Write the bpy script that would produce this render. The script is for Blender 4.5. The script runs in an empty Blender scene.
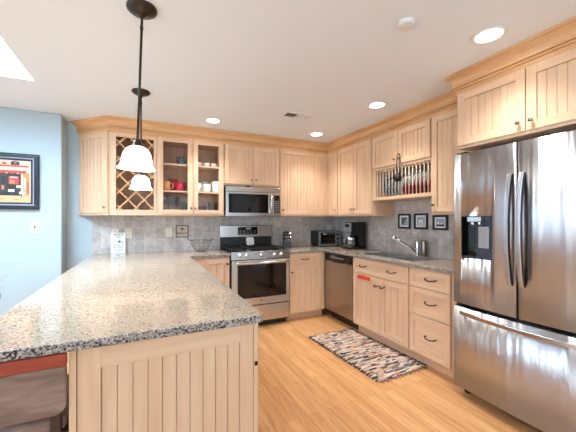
import bpy, bmesh, math, random
from mathutils import Vector, Matrix
random.seed(7)
SC = bpy.context.scene
COL = SC.collection
PI = math.pi

# ------------------------------------------------------------------ camera, world, light, exposure
cam_d = bpy.data.cameras.new('camera'); cam = bpy.data.objects.new('camera', cam_d); COL.objects.link(cam)
cam.location = (0, 0, 1.3063); cam.rotation_euler = (PI/2, 0, -0.44192)
cam_d.sensor_width = 36; cam_d.lens = 305.78/576*36; cam_d.shift_y = 4.37/576
cam_d.clip_start = .05; cam_d.clip_end = 200
SC.camera = cam
SC.view_settings.view_transform = 'Standard'; SC.view_settings.look = 'None'
SC.view_settings.gamma = 1; SC.view_settings.use_curve_mapping = False
SC.view_settings.exposure = 1.0
W = bpy.data.worlds.new('world'); SC.world = W; W.use_nodes = True
W.node_tree.nodes['Background'].inputs[0].default_value = (.80, .90, 1.0, 1)
W.node_tree.nodes['Background'].inputs[1].default_value = 1.25
SC.cycles.transparent_max_bounces = 32

def area(name, loc, rot, sx, sy, energy, color):
    l = bpy.data.lights.new(name, 'AREA'); l.shape = 'RECTANGLE'; l.size = sx; l.size_y = sy
    l.energy = energy; l.color = color
    o = bpy.data.objects.new(name, l); COL.objects.link(o); o.location = loc; o.rotation_euler = rot
    return o
DAY = (.64, .83, 1.0)
area('daylight_sliding_door', (-4.72, 1.75, 1.15), (0, -PI/2, 0), 2.1, 2.6, 40, DAY)
area('added_left_fill', (-4.72, -1.3, 1.35), (0, -PI/2, 0), 1.6, 2.2, 40, DAY)  # added fill light from the left, no window known there
area('daylight_rear_window', (-2.3, -3.32, 1.35), (PI/2, 0, 0), 2.4, 1.6, 10, (.64, .82, 1.0))
area('daylight_rear_door', (1.0, -3.32, 1.2), (PI/2, 0, 0), 2.6, 1.9, 24, (.64, .82, 1.0))
area('daylight_skylight', (-1.25, 2.45, 2.90), (0, 0, 0), .9, 1.2, 72, DAY)
CAN_W, PEND_W = 8, 3
WARM = (1.0, .985, .96)

# ------------------------------------------------------------------ materials
MATS = {}
def lin(c):
    return tuple(((v/255)/12.92 if v/255 <= .04045 else ((v/255+.055)/1.055)**2.4) for v in c) + (1,)
def base(name, rgb, rough=.5, metal=0, **kw):
    m = bpy.data.materials.new(name); m.use_nodes = True; MATS[name] = m
    b = m.node_tree.nodes['Principled BSDF']
    b.inputs['Base Color'].default_value = lin(rgb); b.inputs['Roughness'].default_value = rough
    b.inputs['Metallic'].default_value = metal
    for k, v in kw.items():
        b.inputs[k.replace('_', ' ')].default_value = v
    return m
def nd(m, t, **kw):
    n = m.node_tree.nodes.new(t)
    for k, v in kw.items(): setattr(n, k, v)
    return n
def lk(m, a, b): m.node_tree.links.new(a, b)
def coords(m, scale=(1, 1, 1), rand=True):
    tc = nd(m, 'ShaderNodeTexCoord'); mp = nd(m, 'ShaderNodeMapping'); mp.inputs['Scale'].default_value = scale
    if rand:
        oi = nd(m, 'ShaderNodeObjectInfo'); mu = nd(m, 'ShaderNodeMath', operation='MULTIPLY'); mu.inputs[1].default_value = 37.0
        ad = nd(m, 'ShaderNodeVectorMath', operation='ADD')
        lk(m, oi.outputs['Random'], mu.inputs[0]); lk(m, tc.outputs['Object'], ad.inputs[0]); lk(m, mu.outputs[0], ad.inputs[1])
        lk(m, ad.outputs[0], mp.inputs['Vector'])
    else: lk(m, tc.outputs['Object'], mp.inputs['Vector'])
    return mp.outputs['Vector']
def ramp(m, fac, stops, interp='LINEAR'):
    r = nd(m, 'ShaderNodeValToRGB'); r.color_ramp.interpolation = interp
    el = r.color_ramp.elements
    while len(el) < len(stops): el.new(.5)
    for e, (p, c) in zip(el, stops): e.position = p; e.color = lin(c)
    lk(m, fac, r.inputs['Fac']); return r.outputs['Color']
def bsdf(m): return m.node_tree.nodes['Principled BSDF']
def noise(m, vec, scale, detail=3, dist=0):
    n = nd(m, 'ShaderNodeTexNoise'); n.inputs['Scale'].default_value = scale; n.inputs['Detail'].default_value = detail
    n.inputs['Distortion'].default_value = dist; lk(m, vec, n.inputs['Vector']); return n.outputs['Fac']
def bump(m, h, strength=.1, dist=.002):
    b = nd(m, 'ShaderNodeBump'); b.inputs['Strength'].default_value = strength; b.inputs['Distance'].default_value = dist
    lk(m, h, b.inputs['Height']); lk(m, b.outputs['Normal'], bsdf(m).inputs['Normal'])
def wood(name, a, b_, c, scale, rough=.38):
    m = base(name, b_, rough)
    v = coords(m, scale); f = noise(m, v, 2.2, 5, .6)
    lk(m, ramp(m, f, [(.28, a), (.5, b_), (.72, c)]), bsdf(m).inputs['Base Color'])
    bump(m, f, .05, .001); return m
MA, MBc, MC = (215, 177, 142), (223, 187, 153), (230, 197, 165)
wood('maple_upright', MA, MBc, MC, (9, 9, .8))
wood('maple_level', MA, MBc, MC, (.8, .8, 12))
wood('maple_trim', (206, 156, 108), (218, 170, 122), (226, 182, 136), (1.2, 1.2, 14), .4)
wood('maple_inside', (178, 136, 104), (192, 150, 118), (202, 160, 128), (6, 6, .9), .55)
wood('stool_wood', (134, 52, 36), (158, 64, 44), (172, 78, 56), (1.5, 8, 8), .35)
wood('dark_walnut', (58, 38, 28), (74, 50, 36), (88, 60, 44), (6, 6, .9), .45)

m = base('oak_floor', (214, 158, 98), .3)
v = coords(m, (1, 1, 1), False)
sp = nd(m, 'ShaderNodeSeparateXYZ'); cb = nd(m, 'ShaderNodeCombineXYZ'); lk(m, v, sp.inputs[0])
lk(m, sp.outputs['Y'], cb.inputs['X']); lk(m, sp.outputs['X'], cb.inputs['Y'])
br = nd(m, 'ShaderNodeTexBrick'); br.offset = .37; br.inputs['Scale'].default_value = 1
br.inputs['Brick Width'].default_value = 1.1; br.inputs['Row Height'].default_value = .083
br.inputs['Mortar Size'].default_value = .0011; br.inputs['Bias'].default_value = 0
br.inputs['Color1'].default_value = lin((230, 178, 124)); br.inputs['Color2'].default_value = lin((213, 155, 101))
br.inputs['Mortar'].default_value = lin((168, 118, 74)); lk(m, cb.outputs[0], br.inputs['Vector'])
mp = nd(m, 'ShaderNodeMapping'); mp.inputs['Scale'].default_value = (14, 1.0, 1); lk(m, v, mp.inputs['Vector'])
g = noise(m, mp.outputs[0], 2.5, 5, 1.2)
mx = nd(m, 'ShaderNodeMixRGB', blend_type='MULTIPLY'); mx.inputs['Fac'].default_value = .55
lk(m, br.outputs['Color'], mx.inputs[1]); lk(m, ramp(m, g, [(.3, (196, 176, 150)), (.6, (255, 255, 255))]), mx.inputs[2])
lk(m, mx.outputs[0], bsdf(m).inputs['Base Color'])

def granite(name, rough, stops):
    m = base(name, (196, 182, 166), rough)
    v = coords(m, (1, 1, 1), False)
    vo = nd(m, 'ShaderNodeTexVoronoi'); vo.inputs['Scale'].default_value = 185; lk(m, v, vo.inputs['Vector'])
    bw = nd(m, 'ShaderNodeSeparateColor'); lk(m, vo.outputs['Color'], bw.inputs[0])
    n1 = noise(m, v, 120, 3)
    ad = nd(m, 'ShaderNodeMath', operation='MULTIPLY_ADD'); ad.inputs[1].default_value = .55
    mu2 = nd(m, 'ShaderNodeMath', operation='MULTIPLY'); mu2.inputs[1].default_value = .6
    lk(m, n1, ad.inputs[0]); lk(m, bw.outputs[0], mu2.inputs[0]); lk(m, mu2.outputs[0], ad.inputs[2])
    lk(m, ramp(m, ad.outputs[0], stops), bsdf(m).inputs['Base Color']); bsdf(m).inputs['Specular IOR Level'].default_value = .38
granite('granite', .07, [(0, (26, 25, 26)), (.22, (52, 46, 43)), (.28, (122, 103, 87)), (.39, (164, 140, 117)), (.54, (182, 161, 138)), (.8, (194, 178, 159)), (1, (136, 121, 108))])
granite('granite_edge_shade', .5, [(0, (14, 14, 15)), (.37, (32, 31, 32)), (.43, (92, 88, 85)), (.53, (134, 126, 119)), (.7, (176, 166, 156)), (1, (200, 192, 184))])  # darker copy of the granite: edge shade put into its colour
m = base('slate_tile', (160, 155, 150), .45)
v = coords(m, (1, 1, 1), False)
sp = nd(m, 'ShaderNodeSeparateXYZ'); lk(m, v, sp.inputs[0]); sb = nd(m, 'ShaderNodeMath', operation='SUBTRACT')
lk(m, sp.outputs['X'], sb.inputs[0]); lk(m, sp.outputs['Y'], sb.inputs[1])
cb = nd(m, 'ShaderNodeCombineXYZ'); lk(m, sp.outputs['Z'], cb.inputs['X']); lk(m, sb.outputs[0], cb.inputs['Y'])
br = nd(m, 'ShaderNodeTexBrick'); br.offset = .5; br.inputs['Scale'].default_value = 1
br.inputs['Brick Width'].default_value = .152; br.inputs['Row Height'].default_value = .115; br.inputs['Mortar Size'].default_value = .0022
br.inputs['Color1'].default_value = lin((206, 200, 193)); br.inputs['Color2'].default_value = lin((188, 182, 176)); br.inputs['Mortar'].default_value = lin((222, 217, 210))
lk(m, cb.outputs[0], br.inputs['Vector'])
g = noise(m, v, 9, 6, 1.5)
mx = nd(m, 'ShaderNodeMixRGB', blend_type='MULTIPLY'); mx.inputs['Fac'].default_value = .8
lk(m, br.outputs['Color'], mx.inputs[1]); lk(m, ramp(m, g, [(.3, (206, 202, 200)), (.65, (255, 255, 255))]), mx.inputs[2])
lk(m, mx.outputs[0], bsdf(m).inputs['Base Color']); bump(m, g, .15, .003)

def steel(name, rgb, rough, scale=(90, 90, .6), b=.02, upright=True):
    m = base(name, rgb, rough, 1.0)
    v = coords(m, scale, False); f = noise(m, v, 1.5, 3)
    rr = nd(m, 'ShaderNodeMapRange'); rr.inputs['To Min'].default_value = rough*.8; rr.inputs['To Max'].default_value = rough*1.25
    lk(m, f, rr.inputs['Value']); lk(m, rr.outputs[0], bsdf(m).inputs['Roughness'])
    if upright:                                  # vertical brushing: highlights stretch up and down, faint waviness across
        v2 = coords(m, (5, 5, .12), False); f2 = noise(m, v2, 2.0, 2); ad = nd(m, 'ShaderNodeMath', operation='MULTIPLY_ADD')
        ad.inputs[1].default_value = 1.0; lk(m, f2, ad.inputs[0])
        bump(m, f2, .8, .016)
        tg = nd(m, 'ShaderNodeTangent', direction_type='RADIAL', axis='Z'); lk(m, tg.outputs[0], bsdf(m).inputs['Tangent'])
        bsdf(m).inputs['Anisotropic'].default_value = .9; bsdf(m).inputs['Anisotropic Rotation'].default_value = .25
    else: bump(m, f, b, .001)
    return m
steel('steel_upright', (192, 193, 196), .32)
steel('steel_level', (200, 196, 192), .24, (.6, .6, 90), upright=False)
steel('steel_dishwasher', (176, 166, 156), .3, (.6, .6, 90), upright=False)
base('sink_steel', (190, 190, 190), .36, .92)
base('chrome', (215, 215, 215), .07, 1.0)
base('nickel', (150, 140, 128), .25, 1.0)
base('bronze', (58, 48, 42), .35, .8)
base('pendant_bronze', (66, 58, 52), .35, .75)
base('black_gloss', (14, 14, 15), .08)
base('black_plastic', (20, 20, 21), .35)
base('black_iron', (22, 22, 22), .55)
base('oven_glass', (30, 22, 17), .05)
base('recess_grey', (58, 66, 80), .3)
base('ceiling_paint', (238, 245, 254), .7)
base('blue_paint', (173, 187, 192), .65)
base('white_paint', (240, 240, 238), .5)
base('ivory_plastic', (226, 220, 206), .4)
base('white_plastic', (238, 238, 236), .35)
base('ceramic_white', (236, 234, 230), .15)
base('ceramic_red', (176, 40, 48), .2)
base('ceramic_crimson', (196, 34, 70), .2)
base('ceramic_orange', (206, 142, 84), .3)
base('ceramic_dark', (70, 84, 82), .2)
base('ceramic_blue', (96, 124, 146), .2)
base('plate_teal', (66, 80, 88), .25)
base('plate_red', (158, 44, 48), .25)
base('dowel_lightened', (240, 226, 206), .4)  # paler than the maple: the rack's brightness put into the dowel colour
base('red_sticker', (226, 62, 40), .4)
wood('stool_fabric', (118, 94, 82), (140, 114, 100), (158, 134, 120), (3, 3, 14), .8)
base('vase_grey', (72, 80, 82), .4)
base('dry_grass', (150, 160, 150), .8)
base('sign_white', (240, 240, 238), .35)
base('ink', (34, 36, 42), .6)
base('ink_blue', (70, 92, 130), .6)
base('plaque_board', (196, 186, 170), .6)
base('frame_black', (18, 20, 24), .3)
base('frame_silver', (150, 158, 170), .3, .6)
base('mat_white', (238, 238, 238), .6)
base('print_grey', (160, 170, 176), .6)
base('print_dark', (74, 80, 86), .6)
base('art_red', (196, 62, 50), .6); base('art_cream', (206, 184, 156), .6); base('art_dark', (40, 36, 38), .6)
base('art_orange', (220, 126, 74), .6); base('art_green', (50, 56, 56), .6); base('art_tan', (206, 164, 118), .6)
for nm, c in dict(rug_cream=(210, 188, 164), rug_black=(60, 54, 56), rug_pink=(206, 160, 144), rug_grey=(136, 134, 140), rug_tan=(178, 146, 116), rug_red=(176, 74, 66), rug_white=(214, 204, 194), rug_brown=(104, 78, 66)).items():
    base(nm, c, .9)
def glow(name, rgb, s):
    m = base(name, rgb, .3); b = bsdf(m); b.inputs['Emission Color'].default_value = lin(rgb); b.inputs['Emission Strength'].default_value = s
glow('lamp_glass', (255, 246, 232), 2.2)
glow('can_lens', (255, 244, 226), 9)
def glassy(name, fac=.12, tint=(255, 255, 255), rough=.02):
    m = bpy.data.materials.new(name); m.use_nodes = True; MATS[name] = m
    nt = m.node_tree; nt.nodes.clear(); out = nd(m, 'ShaderNodeOutputMaterial')
    tr = nd(m, 'ShaderNodeBsdfTransparent'); gl = nd(m, 'ShaderNodeBsdfGlossy'); mix = nd(m, 'ShaderNodeMixShader')
    tr.inputs[0].default_value = lin(tint); gl.inputs['Roughness'].default_value = rough; mix.inputs[0].default_value = fac
    lk(m, tr.outputs[0], mix.inputs[1]); lk(m, gl.outputs[0], mix.inputs[2]); lk(m, mix.outputs[0], out.inputs[0])
glassy('window_glass', .06); glassy('cabinet_glass', .012); glassy('tumbler_glass', .16, (226, 232, 234))
m = MATS['tumbler_glass']; fr_ = nd(m, 'ShaderNodeLayerWeight'); fr_.inputs['Blend'].default_value = .5; pw_ = nd(m, 'ShaderNodeMath', operation='POWER'); pw_.inputs[1].default_value = 2.2
lk(m, fr_.outputs['Facing'], pw_.inputs[0]); lk(m, pw_.outputs[0], next(n_ for n_ in m.node_tree.nodes if n_.type == 'MIX_SHADER').inputs[0])
glassy('carafe_glass', .2, (120, 110, 100))

# ------------------------------------------------------------------ mesh builder
WORLD = {}                                     # parent name -> world matrix
class MB:
    def __init__(s, M=None): s.v, s.f, s.mi, s.sm, s.M = [], [], [], [], (M or Matrix())
    def add(s, vs, fs, m=0, smooth=False):
        k = len(s.v); s.v += [s.M @ Vector(p) for p in vs]
        for f in fs: s.f.append([k+i for i in f]); s.mi.append(m); s.sm.append(smooth)
        return s
    def box(s, x0, x1, y0, y1, z0, z1, m=0):
        x0, x1 = sorted((x0, x1)); y0, y1 = sorted((y0, y1)); z0, z1 = sorted((z0, z1))
        return s.add([(x0,y0,z0),(x1,y0,z0),(x1,y1,z0),(x0,y1,z0),(x0,y0,z1),(x1,y0,z1),(x1,y1,z1),(x0,y1,z1)],
              [(0,3,2,1),(4,5,6,7),(0,1,5,4),(1,2,6,5),(2,3,7,6),(3,0,4,7)], m)
    def prism(s, poly, z0, z1, m=0):           # poly counter-clockwise in XY
        n = len(poly)
        return s.add([(x,y,z0) for x,y in poly]+[(x,y,z1) for x,y in poly],
              [tuple(range(n))[::-1], tuple(range(n,2*n))]+[(i,(i+1)%n,n+(i+1)%n,n+i) for i in range(n)], m)
    def lathe(s, prof, c=(0,0,0), axis='Z', n=24, m=0):
        ax = {'Z': Matrix(), 'X': Matrix.Rotation(PI/2,3,'Y'), 'Y': Matrix.Rotation(PI/2,3,'X'), '-Y': Matrix.Rotation(-PI/2,3,'X'), '-X': Matrix.Rotation(-PI/2,3,'Y')}[axis].to_3x3() if isinstance(axis,str) else axis
        vs = []; c = Vector(c)
        for r, z in prof:
            for k in range(n):
                a = 2*PI*k/n; vs.append(tuple(c + ax @ Vector((max(r,1e-5)*math.cos(a), max(r,1e-5)*math.sin(a), z))))
        fs = [(i*n+k, i*n+(k+1)%n, (i+1)*n+(k+1)%n, (i+1)*n+k) for i in range(len(prof)-1) for k in range(n)]
        s.add(vs, fs, m, True)
        if prof[0][0] > 1e-4: s.f.append([len(s.v)-len(vs)+k for k in range(n)][::-1]); s.mi.append(m); s.sm.append(False)
        if prof[-1][0] > 1e-4: s.f.append([len(s.v)-n+k for k in range(n)]); s.mi.append(m); s.sm.append(False)
        return s
    def cyl(s, p0, p1, r, n=16, m=0, r1=None):
        return s.tube([p0, p1], [r, r if r1 is None else r1], n, m)
    def tube(s, path, r, n=10, m=0, closed=False):
        P = [Vector(p) for p in path]; N = len(P); rs = r if isinstance(r, (list, tuple)) else [r]*N
        vs = []; up = None
        for i, p in enumerate(P):
            a = P[(i-1) % N] if (i or closed) else P[0]; b = P[(i+1) % N] if (i < N-1 or closed) else P[-1]
            t = (b-a).normalized()
            if up is None: up = t.orthogonal().normalized()
            up = (up - t*up.dot(t)).normalized(); w = t.cross(up)
            for k in range(n):
                q = 2*PI*k/n; vs.append(tuple(p + (up*math.cos(q)+w*math.sin(q))*rs[i]))
        L = N if closed else N-1
        fs = [(i*n+k, i*n+(k+1)%n, ((i+1)%N)*n+(k+1)%n, ((i+1)%N)*n+k) for i in range(L) for k in range(n)]
        s.add(vs, fs, m, True); k0 = len(s.v)-len(vs)
        if not closed:
            s.f.append([k0+k for k in range(n)][::-1]); s.f.append([len(s.v)-n+k for k in range(n)]); s.mi += [m,m]; s.sm += [False,False]
        return s
    def build(s, name, mats, parent=None, bevel=0, seg=2, loc=None, bev_mat=None):
        if isinstance(mats, str): mats = [mats]
        me = bpy.data.meshes.new(name)
        T = Matrix()
        o = bpy.data.objects.new(name, me); COL.objects.link(o)
        if parent is not None:
            o.parent = parent; PW = WORLD[parent.name]
            T = PW.inverted(); WORLD[o.name] = PW
        else:
            if loc is not None: o.location = loc; T = Matrix.Translation(-Vector(loc))
            WORLD[o.name] = Matrix.Translation(o.location)
        me.from_pydata([tuple(T @ p) for p in s.v], [], s.f)
        for mn in mats: me.materials.append(MATS[mn])
        for p, mi, sm in zip(me.polygons, s.mi, s.sm): p.material_index = mi; p.use_smooth = sm
        bm = bmesh.new(); bm.from_mesh(me); bmesh.ops.recalc_face_normals(bm, faces=bm.faces); bm.to_mesh(me); bm.free()
        if bevel:
            b = o.modifiers.new('bevel', 'BEVEL'); b.width = bevel; b.segments = seg; b.limit_method = 'ANGLE'; b.angle_limit = .6
            if bev_mat is not None: b.material = bev_mat
        return o
def carve(o, cutters):                          # cut openings out of a mesh for good
    tmp = []
    for c in cutters:
        k = c.build('cutter', 'white_paint'); k.location = (0,0,0)
        if o.parent: k.matrix_world = Matrix()
        md = o.modifiers.new('cut', 'BOOLEAN'); md.object = k; md.operation = 'DIFFERENCE'; md.solver = 'EXACT'; tmp.append(k)
    bpy.context.view_layer.update()
    dg = bpy.context.evaluated_depsgraph_get()
    me = bpy.data.meshes.new_from_object(o.evaluated_get(dg)); old = o.data; o.modifiers.clear(); o.data = me; me.name = old.name
    for k in tmp: bpy.data.objects.remove(k)
    return o
def tag(o, label, cat, group=None):
    o['label'] = label; o['category'] = cat
    if group: o['group'] = group
    return o
def thing(name, loc, label, cat, group=None, rot=None):
    o = bpy.data.objects.new(name, None); COL.objects.link(o); o.location = loc; o.empty_display_size = .05
    if rot is not None: o.rotation_euler = rot
    WORLD[o.name] = Matrix.Translation(Vector(loc)) @ (o.rotation_euler.to_matrix().to_4x4())
    return tag(o, label, cat, group)
def struct(o): o['kind'] = 'structure'; return o
def kids(o): return [c for c in COL.objects if c.parent == o]
def dup(root, loc, label=None, group=None, rotz=0):
    r = root.copy(); COL.objects.link(r); r.location = loc; r.rotation_euler = (0, 0, rotz)
    if label: r['label'] = label
    if group: r['group'] = group
    for ch in kids(root):
        c = ch.copy(); COL.objects.link(c); c.parent = r
        for g_ in kids(ch):
            d = g_.copy(); COL.objects.link(d); d.parent = c
    return r
def text(name, body, size, M, mat, parent, depth=.0012, sx=1):
    cu = bpy.data.curves.new('txt', 'FONT'); cu.body = body; cu.size = size; cu.extrude = depth; cu.align_x = 'CENTER'; cu.align_y = 'CENTER'
    t = bpy.data.objects.new('txt', cu); COL.objects.link(t); bpy.context.view_layer.update()
    me = bpy.data.meshes.new_from_object(t.evaluated_get(bpy.context.evaluated_depsgraph_get()))
    b = MB(M @ Matrix.Diagonal((sx,1,1,1))); b.add([tuple(v.co) for v in me.vertices], [tuple(p.vertices) for p in me.polygons])
    bpy.data.objects.remove(t); return b.build(name, mat, parent)
def frame_back(x, y, z): return Matrix(((1,0,0,x),(0,1,0,y),(0,0,1,z),(0,0,0,1)))         # faces -Y, u = +X
def frame_right(x, y, z): return Matrix(((0,1,0,x),(-1,0,0,y),(0,0,1,z),(0,0,0,1)))       # faces -X, u = -Y
def frame_left(x, y, z): return Matrix(((0,-1,0,x),(1,0,0,y),(0,0,1,z),(0,0,0,1)))        # faces +X, u = +Y
def upright(M): return M @ Matrix.Rotation(PI/2, 4, 'X')                                   # text plane onto a facing frame

# ------------------------------------------------------------------ the setting
H, YB, XR = 2.425, 4.165, 2.81
XW, YR = -4.6, -3.2
struct(MB().box(XW, XR, YR, YB, -.05, 0).build('floor', 'oak_floor'))
SK = (-1.75, -.79, 1.85, 3.083)
c = MB()
c.box(XW, SK[0], YR, YB, H, H+.04); c.box(SK[1], XR, YR, YB, H, H+.04); c.box(SK[0], SK[1], YR, SK[2], H, H+.04); c.box(SK[0], SK[1], SK[3], YB, H, H+.04)
struct(c.build('ceiling', 'ceiling_paint'))
s_ = MB(); zt_ = H+.62
s_.box(SK[0]-.02, SK[0], SK[2]-.02, SK[3]+.02, H+.04, zt_); s_.box(SK[1], SK[1]+.02, SK[2]-.02, SK[3]+.02, H+.04, zt_)
s_.box(SK[0], SK[1], SK[2]-.02, SK[2], H+.04, zt_); s_.box(SK[0], SK[1], SK[3], SK[3]+.02, H+.04, zt_)
sk = struct(s_.build('window_1', 'ceiling_paint'))
f_ = MB()
for a_ in ((SK[0], SK[0]+.05, SK[2], SK[3]), (SK[1]-.05, SK[1], SK[2], SK[3]), (SK[0]+.05, SK[1]-.05, SK[2], SK[2]+.05), (SK[0]+.05, SK[1]-.05, SK[3]-.05, SK[3])):
    f_.box(*a_, zt_-.05, zt_)
f_.build('window_frame', 'white_paint', sk)
MB().box(SK[0]+.05, SK[1]-.05, SK[2]+.05, SK[3]-.05, zt_-.03, zt_-.024).build('pane', 'window_glass', sk)
struct(MB().box(-.777, XR+.1, YB, YB+.1, 0, H).build('wall_back', 'blue_paint'))
struct(MB().box(XW, -.777, 3.93, YB+.1, 0, H).build('wall_dining', 'blue_paint', bevel=.012))
struct(MB().box(XR, XR+.1, YR, YB, 0, H).build('wall_right', 'blue_paint'))
# left wall with a sliding glass door and an added fill window, rear wall with a window and a glass door
w = MB(); w.box(XW-.1, XW, YR, -2.4, 0, H); w.box(XW-.1, XW, -2.4, -.2, 0, .55); w.box(XW-.1, XW, -2.4, -.2, 2.15, H);  w.box(XW-.1, XW, -.2, .45, 0, H); w.box(XW-.1, XW, 3.05, 3.93, 0, H); w.box(XW-.1, XW, .45, 3.05, 2.15, H)
struct(w.build('wall_left', 'blue_paint'))
w = MB(); w.box(XW, -3.5, YR-.1, YR, 0, H); w.box(-3.5, -1.1, YR-.1, YR, 0, .55); w.box(-3.5, -1.1, YR-.1, YR, 2.15, H); w.box(-1.1, -.3, YR-.1, YR, 0, H)
w.box(-.3, 2.3, YR-.1, YR, 2.15, H); w.box(2.3, XR, YR-.1, YR, 0, H)
struct(w.build('wall_rear', 'blue_paint'))
def opening(name, M, w_, h_, mull, t=.06):
    f = MB(M)
    f.box(0, t, 0, .08, 0, h_); f.box(w_-t, w_, 0, .08, 0, h_); f.box(t, w_-t, 0, .08, h_-t, h_); f.box(t, w_-t, 0, .08, 0, t)
    for k in range(1, mull): f.box(w_*k/mull-t/2, w_*k/mull+t/2, 0, .08, t, h_-t)
    o = struct(f.build(name, 'white_paint'))
    MB(M).box(t, w_-t, .035, .041, t, h_-t).build('pane', 'window_glass', o)
opening('door_1', frame_left(XW-.01, .45, 0), 2.6, 2.15, 6, .15)  # wide mullions added to break up the door's glare in the refrigerator
opening('window_2', Matrix(((-1,0,0,-1.1),(0,-1,0,YR-.01),(0,0,1,.55),(0,0,0,1))), 2.4, 1.6, 2)
opening('added_fill_window', frame_left(XW-.01, -2.4, .55), 2.2, 1.6, 2)  # added unseen window, opened for the extra left fill light
opening('door_2', Matrix(((-1,0,0,2.3),(0,-1,0,YR-.01),(0,0,1,0),(0,0,0,1))), 2.6, 2.15, 2)
# backsplash
ZC, ZS, ZU, ZT = .914, .882, 1.362, 2.28
YU, XU = 3.825, 2.467
b = MB(); b.box(-.535, XR-.008, YB-.008, YB, ZC, ZU); b.box(.93, 1.68, YB-.008, YB, ZU, ZU+.1)
b.box(XR-.008, XR, 1.6, YB, ZC, ZU); b.box(XR-.008, XR, 2.02, 2.85, ZU, 1.535)
struct(b.build('backsplash', 'slate_tile'))
YS, XS = YB-.009, XR-.009                       # cabinet backs

# crown moulding swept along the cabinet fronts
path = [(-.653, 4.165), (-.327, 3.825), (XU, YU), (XU, 1.575), (2.2, 1.575), (2.2, .62)]
prof = [(-.015, 2.268), (.010, 2.268), (.010, 2.304), (.022, 2.306), (.024, 2.311), (.022, 2.317), (.013, 2.319), (.013, 2.324), (.028, 2.326), (.028, 2.333), (.022, 2.335), (.024, 2.352), (.031, 2.371), (.044, 2.388), (.058, 2.397), (.058, 2.403), (.068, 2.405), (.068, 2.4245), (-.015, 2.4245)]
def off(o):
    P = [Vector(p) for p in path]; out = []
    D = [(P[i+1]-P[i]).normalized() for i in range(len(P)-1)]; N = [Vector((d.y, -d.x)) for d in D]
    q = P[0]+N[0]*o; t = (4.1645-q.y)/D[0].y; out.append(q+D[0]*t)
    for i in range(1, len(P)-1):
        bi = (N[i-1]+N[i]); out.append(P[i] + bi*(o/ (1+N[i-1].dot(N[i]))))
    out.append(P[-1]+N[-1]*o); return out
rows = [off(o) for o, z in prof]; n = len(path); vs = []; fs = []
for (o, z), r in zip(prof, rows): vs += [(p.x, p.y, z) for p in r]
K = len(prof)
for i in range(K):
    for j in range(n-1): fs.append((i*n+j, i*n+j+1, ((i+1)%K)*n+j+1, ((i+1)%K)*n+j))
fs.append([i*n for i in range(K)]); fs.append([i*n+n-1 for i in range(K)])
struct(MB().add(vs, fs).build('trim_1', 'maple_trim'))

# ------------------------------------------------------------------ cabinet pieces
WD = ['maple_upright', 'maple_level']
def door(M, w_, h_, parent, name='door', st=.056, t=.019, style='bead', board=.05, rail=None):
    d = MB(M); rl = rail or st
    d.box(0, st, -t, 0, 0, h_, 0); d.box(w_-st, w_, -t, 0, 0, h_, 0)
    d.box(st, w_-st, -t, 0, 0, rl, 1); d.box(st, w_-st, -t, 0, h_-rl, h_, 1)
    if style == 'bead':
        iw = w_-2*st; nb = max(1, round(iw/board)); bw_ = iw/nb
        for k in range(nb): d.box(st+k*bw_+.0011, st+(k+1)*bw_-.0011, -t+.010, -.003, rl, h_-rl, 0)
        d.box(st, w_-st, -.004, 0, rl, h_-rl, 0)
    elif style == 'flat': d.box(st, w_-st, -t+.008, 0, rl, h_-rl, 1)
    return d.build(name, WD, parent, bevel=.0018)
def knob(M, u, z, parent, t=.019, mat='nickel'):
    MB(M).lathe([(.005,0),(.0045,.010),(.010,.016),(.0135,.020),(.0125,.026),(.004,.029)], (u, -t, z), Matrix.Rotation(PI/2,3,'X'), 14).build('knob', mat, parent)
def pull(M, u, z, parent, t=.019, w_=.105):
    P = [(u-w_/2, -t, z+.008), (u-w_/2, -t-.02, z+.006)] + [(u-w_/2+w_*k/8, -t-.022-.012*math.sin(PI*k/8), z+.004-.009*math.sin(PI*k/8)) for k in range(1, 8)] + [(u+w_/2, -t-.02, z+.006), (u+w_/2, -t, z+.008)]
    MB(M).tube(P, .0052, 8).build('pull', 'bronze', parent)
def drawer(M, w_, h_, parent, st=.042):
    return door(M, w_, h_, parent, 'drawer', st, style='flat')
G = .003
def upper(name, label, M, w_, h_, depth, group=None, org=None):
    c = M @ Vector((w_/2, depth/2, 0)); t = thing(name, c, label, 'cabinet', group)
    b = MB(M); b.box(0, w_, 0, depth, 0, h_, 0); b.box(0, w_, -.004, .014, -.0, .016, 1)
    b.build('carcass', WD, t, bevel=.0015); return t
# angled end cabinet, lit by the dining side
dx, dy = .326, -.34; L = math.hypot(dx, dy); e = Vector((dx/L, dy/L, 0)); nrm = Vector((-e.y, e.x, 0))
MA_ = Matrix(((e.x, nrm.x, 0, -.653), (e.y, nrm.y, 0, YB-.001), (0, 0, 1, ZU), (0, 0, 0, 1)))
t = thing('angled_end_cabinet', (-.45, 4.05, ZU), 'pale angled end cabinet with one grooved door, beside the blue wall', 'cabinet')
b = MB(); b.prism([(-.652, YB-.001), (-.329, YU+.002), (-.329, YB-.001)], ZU, ZT); b.prism([(-.664, YB-.001), (-.331, 3.816), (-.329, 3.82), (-.329, YB-.001)], ZU, ZU+.018)
b.build('carcass', 'maple_upright', t)
d = door(MA_ @ Matrix.Translation((.018, 0, .026)), L-.036, ZT-ZU-.034, t); knob(MA_ @ Matrix.Translation((.018, 0, .026)), L-.036-.03, .06, d)

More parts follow.
